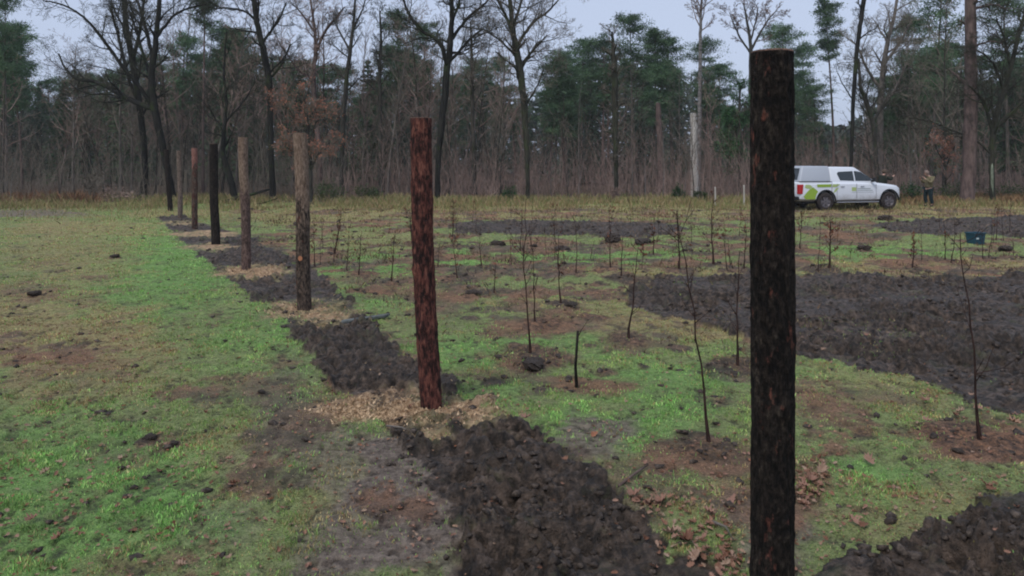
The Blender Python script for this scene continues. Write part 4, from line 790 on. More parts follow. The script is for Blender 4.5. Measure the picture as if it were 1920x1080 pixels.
# --- fallen bough and other timber
def log(name, label, pts, rad, material, cat):
    X0 = Vector((pts[0].x, pts[0].y, 0)); root_pts = [p - X0 for p in pts]; mb = MB(); mb.tube(root_pts, rad, 8); o = obj(name, mb, material, None, True, X0); tag(o, label, cat)
Yl = 36
log('fallen_bough', 'dark fallen bough lying at the wood edge behind the fourth post', [W(375, 384, Yl), W(420, 379, Yl), W(470, 365, Yl), W(505, 355, Yl + .3)], [.10, .09, .07, .05], M['oakdark'], 'fallen bough')
log('fallen_branch', 'thin grey fallen branch on the ground behind the fourth post', [W(455, 386, 35), W(490, 382, 35), W(520, 372, 35.2)], [.05, .04, .02], M['oakdark'], 'fallen branch')
Yb = gy(606)
p0 = Vector((wx(640, Yb), Yb, .08)); p1 = Vector((wx(728, Yb + .35), Yb + .35, .12))
mb = MB(); mb.hexa([(0, -.06, 0), (p1.x - p0.x, .28, .02), (p1.x - p0.x + .02, .40, .02), (0, .07, 0), (0, -.06, .035), (p1.x - p0.x, .28, .06), (p1.x - p0.x + .02, .40, .055), (0, .07, .035)])
M['plank'] = bark('wet_grey_wood', (.06, .07, .065), (.17, .18, .17), None, 0, 8, 1, .4)
o = bevel(obj('plank', mb, M['plank'], None, loc=(p0.x, p0.y, gz(p0.x, p0.y) + .02)), .008); tag(o, 'wet grey plank lying on the dark soil right of the third post', 'plank')
for (a, b, c_, d_, lb) in ((725, 802, 775, 817, 'short pale stick on the sawdust in front of the second post'), (1160, 915, 1215, 880, 'thin pale stick on the turf between trench and front post'), (1335, 985, 1375, 1020, 'thin bent stick among the leaves left of the front post')):
    Ya, Yb_ = gy(b), gy(d_); A_ = Vector((wx(a, Ya), Ya, gz(wx(a, Ya), Ya) + .015)); B_ = Vector((wx(c_, Yb_), Yb_, gz(wx(c_, Yb_), Yb_) + .02)); mid_ = (A_ + B_) / 2 + Vector((.02, 0, .02))
    log('stick', lb, [A_, mid_, B_], [.009, .008, .004], M['bare'] if a != 1160 else M['pine'], 'stick')
# white marker stakes at the wood edge
for px, py0, py1, lb in ((1341, 383, 352, 'thin white stake at the wood edge right of the pale broken trunk'), (1395, 374, 348, 'thin white stake at the wood edge just left of the front post')):
    Y_ = 34.5; X_ = wx(px, Y_); mb = MB(); H_ = wz(py1, Y_)
    mb.hexa([(-.03, -.03, -.1), (.03, -.03, -.1), (.03, .03, -.1), (-.03, .03, -.1), (-.03, -.03, H_), (.03, -.03, H_), (.03, .03, H_ + .03), (-.03, .03, H_ + .03)])
    o = bevel(obj('marker_stake', mb, M['snag'], None, loc=(X_, Y_, 0)), .006); tag(o, lb, 'stake', 'white stakes at the wood edge')

# ------------------------------------------------------------------ planted saplings
M['sapling'] = bark('sapling_bark', (.018, .010, .008), (.055, .03, .024), None, 0, 20, .3)
M['stake'] = bark('dark_stake', (.008, .007, .006), (.03, .026, .022), None, 0, 20, .3)
SL = {0: 'tall thin leaning whip with a dark foot, left of the front post', 1: 'tall thin whip rising from the orange soil at the right', 2: 'slim dark whip at the left corner of the ploughed plot', 3: 'very tall straight whip between second post and short black stake', 4: 'thin whip close to the left side of the front post',
      5: 'slim whip curving at its foot behind the muddy patch', 6: 'faint whip just behind the very tall straight whip', 7: 'short whip right of the second post', 8: 'twiggy whip midway between third and second posts', 9: 'twiggy whip right of the third post', 10: 'bushy many-stemmed sapling nearest the third post', 15: 'dark bushy sapling standing left of the front post in the distance', 16: 'bushy sapling beside the top of the tall leaning whip',
      17: 'leafy sapling in the grass right of the front post', 18: 'low leafy sapling below the pickup nose', 21: 'dark twiggy sapling touching the left side of the second post', 27: 'leafy sapling right of the second post near the wood'}
def sapling(X_, Y_, top, r0, nb, nl, label, group, seed):
    r_ = random.Random(seed); z0 = gz(X_, Y_); root = thing('sapling', label, 'sapling', (X_, Y_, z0), 0, group)
    mb = MB(); tp = top - Vector((X_, Y_, z0)); H_ = tp.length; pts = [Vector((0, 0, -.05))]; n = 9; bend = Vector((r_.uniform(-.03, .03), r_.uniform(-.03, .03), 0)) * H_
    for i in range(1, n + 1):
        t_ = i / n; pts.append(tp * t_ + bend * math.sin(t_ * PI) + Vector((r_.gauss(0, .006), r_.gauss(0, .006), 0)) * H_)
    rad = [max(r0 * 1.15 * (1 - .75 * i / n), .003) for i in range(n + 1)]; rad[0] *= 1.9; rad[1] *= 1.25; mb.tube(pts, rad, 6, False); tips = []
    for k_ in range(int(nb * 1.6)):
        t_ = r_.uniform(.25, .97); i = int(t_ * n); q = pts[i].lerp(pts[i + 1], t_ * n - i); d = (pts[i + 1] - pts[i]).normalized(); L = H_ * r_.uniform(.08, .26) * (1.2 - .6 * t_); c = perp(d, R(r_.uniform(25, 60)), r_.uniform(0, 6.3))
        e = q + c * L; m_ = q + c * L * .5 + vr(r_, .01); mb.tube([q, m_, e + Vector((0, 0, L * .15))], [rad[i] * .5 + .001, .0026, .002], 3, False); tips += [e, m_]
        c2 = perp(c, .6, r_.uniform(0, 6)); mb.tube([m_, m_ + c2 * L * .4], [.003, .002], 3, False); tips.append(m_ + c2 * L * .4)
    obj('stem', mb, M['sapling'], root)
    if nl and tips:
        r = np.random.RandomState(seed); c_ = np.array([tips[r_.randrange(len(tips))] for _ in range(nl * 3)]) + r.randn(nl * 3, 3) * .02; obj('leaves', tri_cloud(c_, .055, seed, 0, 1.5), M['leafbrown'], root)
    return root
M['leafbrown'] = varied('withered_sapling_leaves', (.10, .04, .025), (.20, .085, .05), 4, .8, .1)
for i, (a, b, c_, d_, r0, nb, nl) in enumerate(SAP):
    Y_ = gy(b); X_ = wx(a, Y_); lb = SL.get(i, 'thin planted whip ' + ('between second and front posts' if a < 1410 else 'right of the front post')); sapling(X_, Y_, W(c_, d_, Y_), r0, nb, nl, lb, 'planted saplings' if i in SL else 'planted whips ' + ('between the posts' if a < 1410 else 'right of the front post'), 500 + i)
for i, (X_, Y_, h_) in enumerate(XS):
    px = 960 + F * X_ / Y_; w_ = 'between third and second posts' if px < 770 else 'between second and front posts' if px < 1410 else 'right of the front post'
    sapling(X_, Y_, Vector((X_ + rng.uniform(-.08, .08), Y_, h_)), rng.uniform(.004, .008), rng.randrange(2, 8), rng.choice((0, 0, 3, 8)), 'far small sapling in the rough grass ' + w_, 'far small saplings ' + w_, 700 + i)
# short cut stake with a side twig
Y_ = gy(724); X_ = wx(1080, Y_); z0 = gz(X_, Y_); root = thing('planted_stake', 'short thick black stake with one forked side twig in bare mud', 'stake', (X_, Y_, z0))
mb = MB(); mb.tube([Vector((.01, 0, -.05)), Vector((-.005, 0, .2)), Vector((.008, 0, .4)), Vector((.018, 0, (724 - 617) * Y_ / F))], [.018, .014, .013, .012], 8); obj('stem', mb, M['stake'], root, True)
mb = MB(); mb.tube([Vector((.016, 0, .48)), Vector((.05, -.01, .56)), Vector((.12, 0, .66))], [.005, .004, .002], 5); obj('side_twig', mb, M['sapling'], root)
# dark foot of each of the two nearest whips
# ------------------------------------------------------------------ crate
M['crate'] = mat('teal_plastic', (.010, .055, .085), .45, spec=.5); M['white'] = mat('white_print', (.55, .62, .62), .6)
Y_ = gy(458); X_ = wx(1829, Y_); root = thing('crate', 'dark teal blue plastic tub standing on the grass at the right', 'crate', (X_, Y_, gz(X_, Y_)), R(14)); a, h_ = .19, .32
mb = MB()
def tub(mb, w0, w1, h_, th, dp=.75):
    for s in (-1, 1):
        mb.hexa([(s * w0 - th * (s > 0), -w0 * dp, 0), (s * w0 + th * (s < 0), -w0 * dp, 0), (s * w0 + th * (s < 0), w0 * dp, 0), (s * w0 - th * (s > 0), w0 * dp, 0), (s * w1 - th * (s > 0), -w1 * dp, h_), (s * w1 + th * (s < 0), -w1 * dp, h_), (s * w1 + th * (s < 0), w1 * dp, h_), (s * w1 - th * (s > 0), w1 * dp, h_)])
        y0, y1 = s * w0 * dp, s * w1 * dp; mb.hexa([(-w0 + th, y0 - th * (s > 0), 0), (w0 - th, y0 - th * (s > 0), 0), (w0 - th, y0 + th * (s < 0), 0), (-w0 + th, y0 + th * (s < 0), 0), (-w1 + th, y1 - th * (s > 0), h_), (w1 - th, y1 - th * (s > 0), h_), (w1 - th, y1 + th * (s < 0), h_), (-w1 + th, y1 + th * (s < 0), h_)])
    mb.box((-w0 + .01, -w0 * dp + .01, .005), (w0 - .01, w0 * dp - .01, .015))
tub(mb, .15, .18, .29, .012); obj('tub', mb, M['crate'], root)
mb = MB()
for s in (-1, 1): mb.box((s * .185 - .015, -.15, .27), (s * .185 + .015, .15, .298)); mb.box((-.17, s * .14 - .012, .27), (.17, s * .14 + .012, .298))
bevel(obj('rim', mb, M['crate'], root), .006)
mb = MB(); mb.hexa([(-.10, -.132, .13), (-.03, -.132, .13), (-.03, -.122, .13), (-.10, -.122, .13), (-.10, -.137, .17), (-.03, -.137, .17), (-.03, -.122, .17), (-.10, -.122, .17)]); obj('label_mark', mb, M['white'], root)
# spade-like dark sod next to it belongs to the ground

# ------------------------------------------------------------------ pickup
M['white_paint'] = mat('white_car_paint', (.70, .73, .78), .3, spec=.5); t = NT(M['white_paint'])
zc = t.n('ShaderNodeTexCoord'); sp = t.n('ShaderNodeSeparateXYZ'); t.l(zc.outputs['Object'], sp.inputs[0]); dn = t.noise(5, 5, .6)
t.l(t.mix(t.math('MULTIPLY', t.ramp(t.math('SUBTRACT', sp.outputs['Z'], t.math('MULTIPLY', dn, .3)), [(.28, (.9, .9, .9)), (.55, (0, 0, 0))]), dn), (.70, .73, .78), (.16, .13, .10)), t.b.inputs['Base Color'])   # mud splashes along the sills
M['canopy'] = mat('grey_canopy', (.42, .45, .50), .35, spec=.5)
M['glass'] = mat('dark_glass', (.012, .018, .02), .06, spec=.8); M['black'] = mat('black_plastic', (.012, .012, .014), .55); M['tyre'] = mat('tyre_rubber', (.016, .014, .014), .85)
t = NT(M['tyre']); t.l(t.ramp(t.noise(18, 4), [(.4, (.014, .013, .013)), (.7, (.07, .05, .045))]), t.b.inputs['Base Color'])
M['rim'] = mat('alloy', (.22, .2, .21), .45, .6); M['redl'] = mat('red_lens', (.45, .015, .02), .2, spec=.6); M['lime'] = mat('lime_vinyl', (.28, .42, .05), .4); M['lime2'] = mat('pale_lime_vinyl', (.42, .52, .20), .4)
M['chrome'] = mat('chrome', (.5, .5, .52), .25, .9); M['seam'] = mat('panel_gap', (.12, .12, .13), .8); M['greyprint'] = mat('grey_print', (.38, .42, .42), .5); M['clearl'] = mat('lamp_glass', (.5, .52, .55), .1, spec=.8)
truck = thing('pickup_truck', 'white double-cab pickup with grey canopy and lime green stripes at the wood edge', 'pickup truck', (11.64, 31.5, -.02), R(14))
ST = [(.00, .80, .50, 1.16), (.04, .88, .44, 1.20), (.14, .92, .42, 1.21), (1.0, .92, .40, 1.21), (1.55, .92, .38, 1.21), (2.6, .92, .38, 1.20), (3.7, .92, .38, 1.17), (3.95, .92, .38, 1.14), (4.3, .92, .40, 1.11), (4.7, .90, .42, 1.06), (4.92, .84, .42, 1.01), (5.08, .72, .42, .95), (5.18, .52, .44, .86), (5.22, .30, .46, .78)]
vs, fs = [], []
for x, w_, zb, zt in ST:
    half = [(0, zb), (.8 * w_, zb), (w_ - .01, zb + .09), (w_, zb + .2), (w_, (zb + zt) / 2 + .1), (w_ - .02, zt - .09), (w_ - .09, zt), (w_ * .5, zt + .025), (0, zt + .035)]
    ring = [(x, -a_, b_) for a_, b_ in half] + [(x, a_, b_) for a_, b_ in half[-2:0:-1]]; vs += ring
k_ = len(ring)
for i in range(len(ST) - 1):
    for j in range(k_): a, b = i * k_ + j, i * k_ + (j + 1) % k_; fs.append((a, b, b + k_, a + k_))
fs.append(tuple(range(k_))[::-1]); fs.append(tuple(range((len(ST) - 1) * k_, len(ST) * k_)))
me = bpy.data.meshes.new('body'); me.from_pydata(vs, [], fs); body = bpy.data.objects.new('body', me); COL.objects.link(body)
bm = bmesh.new(); bm.from_mesh(me); bmesh.ops.recalc_face_normals(bm, faces=bm.faces); bm.to_mesh(me); bm.free()
cut = []
for x in (1.28, 4.40):
    for s in (-1, 1):
        bm = bmesh.new(); bmesh.ops.create_cone(bm, cap_ends=True, segments=40, radius1=.47, radius2=.47, depth=.62, matrix=Matrix.Translation((x, s * .90, .42)) @ Matrix.Rotation(PI / 2, 4, 'X'))
        cm = bpy.data.meshes.new('c'); bm.to_mesh(cm); bm.free(); c_ = bpy.data.objects.new('c', cm); COL.objects.link(c_); cut.append(c_)
        md = body.modifiers.new('b', 'BOOLEAN'); md.operation = 'DIFFERENCE'; md.object = c_; md.solver = 'EXACT'
bpy.context.view_layer.update(); dg = bpy.context.evaluated_depsgraph_get(); nm_ = bpy.data.meshes.new_from_object(body.evaluated_get(dg))
body.modifiers.clear(); body.data = nm_; nm_.name = 'body'
for c_ in cut: bpy.data.objects.remove(c_)
body.parent = truck; nm_.materials.clear(); nm_.materials.append(M['white_paint']); nm_.polygons.foreach_set('use_smooth', [True] * len(nm_.polygons)); nm_.set_sharp_from_angle(angle=R(32)) if hasattr(nm_, 'set_sharp_from_angle') else None
bevel(body, .012, 2)
def hexpart(name, base, roof, z0, z1, wb, wr, material, bv=.06):
    mb = MB(); mb.hexa([(base[0], -wb, z0), (base[1], -wb, z0), (base[1], wb, z0), (base[0], wb, z0), (roof[0], -wr, z1), (roof[1], -wr, z1), (roof[1], wr, z1), (roof[0], wr, z1)])
    return bevel(obj(name, mb, material, truck, True), bv, 4)
cab = hexpart('cab', (1.56, 3.92), (1.62, 2.85), 1.13, 1.83, .85, .66, M['white_paint'], .07)
hexpart('canopy', (.06, 1.555), (.30, 1.555), 1.225, 1.87, .86, .70, M['canopy'], .05)
def side(x, z, s, off=.006): return Vector((x, s * (.85 + (z - 1.13) / .70 * -.19 + off), z))
for s in (-1, 1):
    for nm2, P_ in (('rear_door_window', [(2.03, 1.27), (2.72, 1.245), (2.72, 1.66), (2.00, 1.63), (1.93, 1.55)]), ('front_door_window', [(2.78, 1.245), (3.66, 1.24), (3.50, 1.38), (3.10, 1.62), (2.88, 1.66), (2.78, 1.66)])):
        mb = MB(); mb.prism([side(x, z, s) for x, z in (P_ if s < 0 else P_[::-1])], (0, -s * .02, 0)); obj(nm2, mb, M['glass'], truck)
    for x0, x1, zt in ((2.755, 2.77, 1.14), (1.80, 1.812, 1.14), (3.72, 3.732, 1.13), (1.545, 1.56, 1.16)):
        mb = MB(); mb.box((x0, s * .9225 - .002, .50), (x1, s * .9225 + .002, zt)); obj('panel_gap', mb, M['seam'], truck)
    for x in (1.98, 2.95):
        mb = MB(); mb.box((x, s * .935 - .012, 1.0), (x + .18, s * .935 + .012, 1.03)); bevel(obj('door_handle', mb, M['chrome'], truck), .006)
    mb = MB(); mb.hexa([(3.50, s * .86 - .02, 1.19), (3.62, s * .86 - .02, 1.19), (3.62, s * .86 + .02, 1.19), (3.50, s * .86 + .02, 1.19), (3.48, s * 1.06 - .02, 1.22), (3.60, s * 1.06 - .02, 1.22), (3.60, s * 1.06 + .02, 1.40), (3.48, s * 1.06 + .02, 1.40)]); bevel(obj('wing_mirror', mb, M['black'], truck), .02)
    mb = MB(); mb.box((1.78, s * .90 - .06, .33), (3.85, s * .90 + .06, .38)); bevel(obj('side_step', mb, M['chrome'], truck), .015)
    mb = MB(); mb.box((.02, s * .885 - .005, 1.205), (1.60, s * .885 + .005, 1.235)); obj('bed_rail', mb, M['black'], truck)
    mb = MB(); mb.hexa([(-.02, s * .84 - .09, .72), (.16, s * .84 - .09, .72), (.16, s * .84 + .09, .72), (-.02, s * .84 + .06, .72), (-.02, s * .84 - .09, 1.12), (.20, s * .84 - .09, 1.12), (.20, s * .84 + .09, 1.12), (-.02, s * .84 + .06, 1.12)]); bevel(obj('tail_light', mb, M['redl'], truck), .015)
    mb = MB(); mb.hexa([(4.80, s * .76 - .09, .80), (5.10, s * .62 - .09, .80), (5.10, s * .62 + .09, .80), (4.80, s * .78 + .13, .80), (4.80, s * .74 - .09, .97), (5.06, s * .62 - .09, .95), (5.06, s * .60 + .08, .95), (4.80, s * .76 + .12, .97)]); bevel(obj('headlight', mb, M['clearl'], truck), .02)
    # lime graphics on the bed side
    def patch(P_, material, o_=.004):
        mb = MB(); pp = [(x, s * (.921 + o_), z) for x, z in P_]; mb.prism(pp if s < 0 else pp[::-1], (0, -s * .003, 0)); obj('livery_patch', mb, material, truck)
    patch([(.20, .62), (.30, .50), (.76, .50), (.77, .60), (.84, .76), (.90, .80), (.80, .90), (.64, 1.0), (.48, .90), (.32, .76)], M['lime'])
    patch([(.26, .98), (.50, .92), (.62, 1.02), (.50, 1.10), (.30, 1.11)], M['lime2'], .003)
    patch([(.86, 1.00), (1.50, 1.00), (1.54, 1.12), (.84, 1.12)], M['lime']); patch([(1.58, 1.0), (1.78, 1.0), (1.95, 1.12), (1.60, 1.12)], M['lime2'], .003)
    patch([(1.60, .74), (1.75, .95), (1.90, .97), (1.74, .80)], M['lime2'], .005)
    patch([(2.52, .82), (2.74, .82), (2.74, .98), (2.52, .98)], M['lime2'], .005)
    for x0, x1, z0_, z1_ in ((2.80, 3.45, .90, .94), (2.80, 3.55, .83, .86), (2.52, 3.6, .76, .775)): patch([(x0, z0_), (x1, z0_), (x1, z1_), (x0, z1_)], M['greyprint'], .005)
mb = MB(); q = [(3.86, -.70, 1.20), (3.86, .70, 1.20), (2.96, .58, 1.775), (2.96, -.58, 1.775)]; mb.prism(q, (.012, 0, .014)); obj('windscreen', mb, M['glass'], truck)
mb = MB(); mb.prism([(.095, -.66, 1.30), (.095, .66, 1.30), (.27, .58, 1.78), (.27, -.58, 1.78)][::-1], (-.012, 0, .004)); obj('rear_window', mb, M['glass'], truck)
mb = MB(); mb.box((-.12, -.86, .46), (.06, .86, .62)); bevel(obj('rear_bumper', mb, M['black'], truck), .03)
mb = MB(); mb.box((-.012, -.70, .70), (.0, .70, 1.12)); bevel(obj('tailgate', mb, M['white_paint'], truck), .01)
mb = MB(); mb.box((5.19, -.34, .56), (5.235, .34, .78)); bevel(obj('grille', mb, M['black'], truck), .01)
mb = MB(); mb.box((.3, -.70, .30), (4.9, .70, .42)); obj('chassis', mb, M['black'], truck)
def lathe(prof, seg=36):
    mb = MB(); n = len(prof)
    for j in range(seg):
        a = 2 * PI * j / seg
        for y_, r_ in prof: mb.v.append(Vector((r_ * math.cos(a), y_, r_ * math.sin(a))))
    for j in range(seg):
        for i in range(n - 1): a, b = j * n + i, ((j + 1) % seg) * n + i; mb.f.append((a, b, b + 1, a + 1))
    return mb
for x in (1.28, 4.40):
    for s in (-1, 1):
        wroot = bpy.data.objects.new('wheel', None); COL.objects.link(wroot); wroot.parent = truck; wroot.location = (x, s * .80, .385); wroot.rotation_euler.z = 0 if s < 0 else PI
        obj('tyre', lathe([(.11, .24), (.115, .33), (.09, .375), (0, .385), (-.09, .375), (-.115, .33), (-.11, .24)]), M['tyre'], wroot, True)
        mb = lathe([(.10, .25), (-.08, .25), (-.10, .235), (-.06, .22), (-.03, .20), (-.03, .0)])
        for k_ in range(6):
            a = k_ * PI / 3; mb.hexa([(math.cos(a) * rr_ + math.sin(a) * w2, yy, math.sin(a) * rr_ - math.cos(a) * w2) for yy in (-.03, -.085) for rr_, w2 in ((.03, .035), (.215, .03), (.215, -.03), (.03, -.035))])
        obj('rim', mb, M['rim'], wroot)
        mb = MB(); mb.v = []; R0, R1 = .455, .485
        for j in range(17):
            a = PI * j / 16; 
            for rr_ in (R0, R1):
                for yy in (-.13, -.07 - .0): mb.v.append(Vector((rr_ * math.cos(a), yy - .0, rr_ * math.sin(a) + .03)))
        for j in range(16):
            b = j * 4; mb.f += [(b, b + 4, b + 5, b + 1), (b + 2, b + 3, b + 7, b + 6), (b, b + 2, b + 6, b + 4), (b + 1, b + 5, b + 7, b + 3)]
        obj('arch_trim', mb, M['black'], wroot)
        mb = lathe([(.30, .46), (-.02, .46)], 36); mb.f = [f_ for f_ in mb.f if min(mb.v[i].z for i in f_) > -.02]; obj('arch_liner', mb, M['black'], wroot)

# ------------------------------------------------------------------ people
def skin(name, joints, edges, material, parent, sub=2, root_i=0):
    me = bpy.data.meshes.new(name); me.from_pydata([j[0] for j in joints], edges, []); o = bpy.data.objects.new(name, me); COL.objects.link(o)
    md = o.modifiers.new('s', 'SKIN'); md.use_smooth_shade = True
    if not me.skin_vertices: 
        bm = bmesh.new(); bm.from_mesh(me); bm.verts.layers.skin.verify(); bm.to_mesh(me); bm.free()
    for i, j in enumerate(joints):
        sv = me.skin_vertices[0].data[i]; sv.radius = (j[1], j[2] if len(j) > 2 else j[1]); sv.use_root = (i == root_i)
    s2 = o.modifiers.new('d', 'SUBSURF'); s2.levels = sub; s2.render_levels = sub
    bpy.context.view_layer.update(); dg = bpy.context.evaluated_depsgraph_get(); m2 = bpy.data.meshes.new_from_object(o.evaluated_get(dg)); bpy.data.objects.remove(o)
    m2.name = name; m2.materials.clear(); return obj(name, m2, material, parent, True)
M['skin'] = mat('skin', (.42, .25, .19), .6); M['beige'] = varied('beige_jacket', (.12, .105, .06), (.20, .17, .10), 5, .9, 0); M['navy'] = varied('dark_blue_trousers', (.012, .022, .026), (.02, .035, .04), 5, .9, 0); M['darkgreen'] = varied('dark_green_jacket', (.02, .025, .02), (.035, .04, .03), 5, .9, 0); M['boot'] = mat('boots', (.02, .016, .013), .7); M['hair'] = mat('grey_brown_hair', (.10, .07, .05), .8)
def person(label, loc, rz, pose, top, legs, hair, vest=None):
    root = thing('person', label, 'person', loc, rz); J = pose
    def P(k): return J[k]
    body = [(P('hip'), .10, .08), (P('waist'), .10, .08), (P('chest'), .17, .12), (P('neck0'), .07), (P('neck'), .052), (P('jaw'), .062, .066), (P('head'), .078, .088), (P('crown'), .05, .055)]
    E = [(0, 1), (1, 2), (2, 3), (3, 4), (4, 5), (5, 6), (6, 7)]
    def add(lst, par):
        for q in lst: body.append(q); E.append((par, len(body) - 1)); par = len(body) - 1
        return par
    for s in ('l', 'r'):
        add([(P('th' + s), .08), (P('kn' + s), .055), (P('an' + s), .035), (P('to' + s), .022)], 0)
        h = add([(P('sh' + s), .07), (P('el' + s), .045), (P('wr' + s), .028), (P('pa' + s), .030, .018)], 2)
        pa = Vector(P('pa' + s)); wr = Vector(P('wr' + s)); d = (pa - wr).normalized(); u_ = d.cross(Vector((0, 0, 1))); u_ = u_.normalized() if u_.length > .1 else Vector((1, 0, 0)); v_ = d.cross(u_)
        for k_, L in ((-1.5, .055), (-.5, .066), (.5, .062), (1.5, .048)):
            b0 = pa + u_ * k_ * .016 + d * .02; add([(b0, .009), (b0 + d * L * .5 + v_ * .008, .0085), (b0 + d * L * .85 + v_ * .03, .007)], h)
        add([(pa - u_ * .03 - d * .01, .010), (pa - u_ * .045 + d * .03 + v_ * .012, .008)], h)
    skin('body', body, E, M['skin'], root)
    hd = Vector(P('head')); f_ = (Vector(P('jaw')) - Vector(P('neck'))).normalized(); fw = Vector((-1, 0, -.25)).normalized()
    mb = MB(); n0 = hd + fw * .085; mb.hexa([n0 + Vector(q) for q in ((-.005, -.014, -.03), (.02, -.016, -.03), (.02, .016, -.03), (-.005, .014, -.03), (.0, -.006, .02), (.02, -.008, .02), (.02, .008, .02), (.0, .006, .02))]); bevel(obj('nose', mb, M['skin'], root), .004)
    for s in (-1, 1):
        for nm3, dv, sz, m_ in (('eye', fw * .088 + Vector((0, s * .032, .012)), .011, M['black']), ('ear', Vector((.01, s * .088, -.005)), .024, M['skin'])):
            bm = bmesh.new(); bmesh.ops.create_icosphere(bm, subdivisions=2, radius=sz, matrix=Matrix.Translation(hd + dv) @ Matrix.Diagonal((1, .5 if nm3 == 'ear' else 1, 1.3, 1))); e_ = bpy.data.meshes.new(nm3); bm.to_mesh(e_); bm.free(); obj(nm3, e_, m_, root, True)
    mb = MB(); mth = hd + fw * .083 + Vector((.01, 0, -.058)); mb.box(mth - Vector((.006, .022, .004)), mth + Vector((.006, .022, .004))); bevel(obj('mouth', mb, mat('lips', (.3, .12, .1), .6), root), .003)
    bm = bmesh.new(); bmesh.ops.create_icosphere(bm, subdivisions=3, radius=.112, matrix=Matrix.Translation(hd + Vector((.022, 0, .03)))); 
    bmesh.ops.delete(bm, geom=[v for v in bm.verts if (v.co - hd).dot(Vector((-.8, 0, -.6))) > .045], context='VERTS'); e_ = bpy.data.meshes.new('hair'); bm.to_mesh(e_); bm.free(); o_ = obj('hair', e_, hair, root, True); sd = o_.modifiers.new('s', 'SOLIDIFY'); sd.thickness = .01
    jk = [(Vector(P('hip')) + Vector((0, 0, -.06)), .20, .18), (P('waist'), .19, .165), (P('chest'), .215, .165), (Vector(P('neck0')), .10)]; je = [(0, 1), (1, 2), (2, 3)]
    for s in ('l', 'r'):
        i0 = len(jk); w2 = Vector(P('wr' + s)).lerp(Vector(P('el' + s)), .12); jk += [(P('sh' + s), .095), (P('el' + s), .072), (w2, .048)]; je += [(2, i0), (i0, i0 + 1), (i0 + 1, i0 + 2)]
    skin('jacket', jk, je, top, root)
    if vest: skin('vest', [(Vector(P('waist')).lerp(Vector(P('chest')), .55), .20, .165), (P('chest'), .235, .185), (Vector(P('neck0')), .115), (P('shl'), .11), (P('shr'), .11)], [(0, 1), (1, 2), (1, 3), (1, 4)], vest, root)
    tr_ = [(Vector(P('hip')) + Vector((0, 0, .05)), .175, .155)]; te = []
    for s in ('l', 'r'):
        i0 = len(tr_); tr_ += [(P('th' + s), .118), (P('kn' + s), .088), (Vector(P('an' + s)) + Vector((0, 0, .03)), .07)]; te += [(0, i0), (i0, i0 + 1), (i0 + 1, i0 + 2)]
        skin('boot', [(Vector(P('an' + s)) + Vector((0, 0, .04)), .058), (Vector(P('an' + s)) + Vector((.01, 0, -.045)), .055), (Vector(P('to' + s)), .045)], [(0, 1), (1, 2)], M['boot'], root)
    skin('trousers', tr_, te, legs, root); return root
V3 = Vector
pose1 = dict(hip=V3((.0, 0, .86)), waist=V3((.03, 0, 1.03)), chest=V3((.05, 0, 1.24)), neck0=V3((.01, 0, 1.37)), neck=V3((-.04, 0, 1.41)), jaw=V3((-.10, 0, 1.44)), head=V3((-.13, 0, 1.51)), crown=V3((-.13, 0, 1.58)),
 thl=V3((-.02, .10, .78)), knl=V3((-.08, .12, .45)), anl=V3((.0, .13, .10)), tol=V3((-.16, .14, .045)), thr=V3((.02, -.10, .78)), knr=V3((.01, -.13, .45)), anr=V3((.10, -.13, .10)), tor=V3((-.06, -.14, .045)),
 shl=V3((.04, .20, 1.30)), ell=V3((-.10, .25, 1.08)), wrl=V3((-.28, .14, 1.25)), pal=V3((-.34, .11, 1.31)), shr=V3((.04, -.20, 1.30)), elr=V3((-.08, -.26, 1.09)), wrr=V3((-.26, -.10, 1.28)), par=V3((-.31, -.06, 1.35)))
Y_ = 33.6; person('person in a beige jacket and dark trousers standing bowed left of the big pine', (wx(1741, Y_), Y_, gz(wx(1741, Y_), Y_)), R(8), pose1, M['beige'], M['navy'], mat('pale_cap', (.22, .16, .13), .8))
pose2 = dict(pose1); pose2.update(ell=V3((-.22, .24, 1.18)), wrl=V3((-.40, .2, 1.33)), pal=V3((-.47, .18, 1.38)), head=V3((-.10, 0, 1.54)), crown=V3((-.09, 0, 1.61)), jaw=V3((-.08, 0, 1.46)))
Y_ = 35.2; person('person in dark clothes half hidden behind the bonnet of the pickup', (wx(1656, Y_), Y_, gz(wx(1656, Y_), Y_)), R(200), pose2, M['darkgreen'], M['navy'], M['hair'])

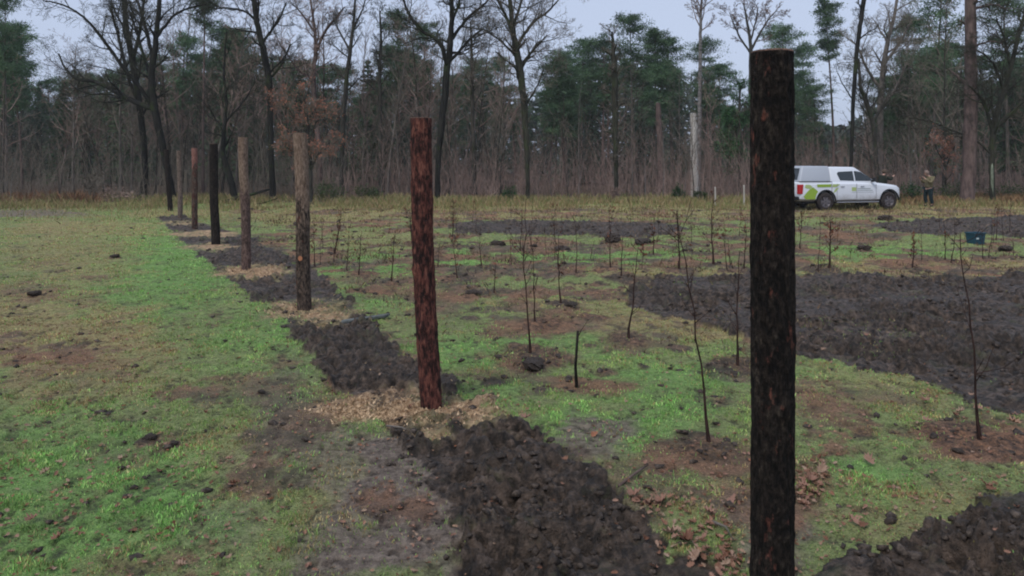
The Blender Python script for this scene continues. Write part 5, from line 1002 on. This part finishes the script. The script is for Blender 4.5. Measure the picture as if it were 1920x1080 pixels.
# ------------------------------------------------------------------ damp air
mb = MB(); mb.box((-910, -410, -1.3), (910, 910, 26)); hz = bpy.data.materials.new('haze'); hz.use_nodes = True; hn = hz.node_tree; hn.nodes.clear()
ho = hn.nodes.new('ShaderNodeOutputMaterial'); pv = hn.nodes.new('ShaderNodeVolumePrincipled'); pv.inputs['Density'].default_value = .0006; pv.inputs['Color'].default_value = (.80, .84, .86, 1); hn.links.new(pv.outputs[0], ho.inputs['Volume'])
tag(obj('haze', mb, hz), 'thin damp winter haze over the clearing and wood', 'haze', kind='stuff')

# ------------------------------------------------------------------ camera, light, sky
cd = bpy.data.cameras.new('camera'); cam = bpy.data.objects.new('camera', cd); COL.objects.link(cam); S.camera = cam
cam.location = (0, 0, CH); cam.rotation_euler = (R(90), 0, 0); cd.sensor_width = 36; cd.lens = F / 1920 * 36; cd.shift_y = -(540 - HZ) / 1920; cd.clip_end = 5000; cd.clip_start = .05
sun = bpy.data.lights.new('sun', 'SUN'); so = bpy.data.objects.new('sun', sun); COL.objects.link(so); sun.energy = 1.5; sun.angle = R(22); sun.color = (1, .96, .92)
EL, AZ = R(55), R(212); so.rotation_euler = (PI / 2 - EL, 0, PI - AZ)
w = bpy.data.worlds.new('World'); S.world = w; w.use_nodes = True; nt = w.node_tree; bg = nt.nodes['Background']
st = nt.nodes.new('ShaderNodeTexSky'); st.sky_type = 'NISHITA'; st.sun_disc = False; st.sun_elevation = EL; st.sun_rotation = AZ; st.dust_density = 2; st.air_density = 1
hs = nt.nodes.new('ShaderNodeHueSaturation'); hs.inputs['Saturation'].default_value = .35
mx = nt.nodes.new('ShaderNodeMix'); mx.data_type = 'RGBA'; mx.inputs[0].default_value = .6; mx.inputs[7].default_value = (6.3, 7.6, 10.6, 1)   # overcast veil
nt.links.new(st.outputs[0], hs.inputs['Color']); nt.links.new(hs.outputs[0], mx.inputs[6]); nt.links.new(mx.outputs[2], bg.inputs['Color']); bg.inputs['Strength'].default_value = .085
S.view_settings.view_transform = 'Standard'; S.view_settings.look = 'None'; S.view_settings.exposure = .24; S.view_settings.gamma = 1
S.render.engine = 'CYCLES'; S.cycles.max_bounces = 5; S.cycles.diffuse_bounces = 3; S.cycles.filter_width = 2.0
S.cycles.use_denoising = True
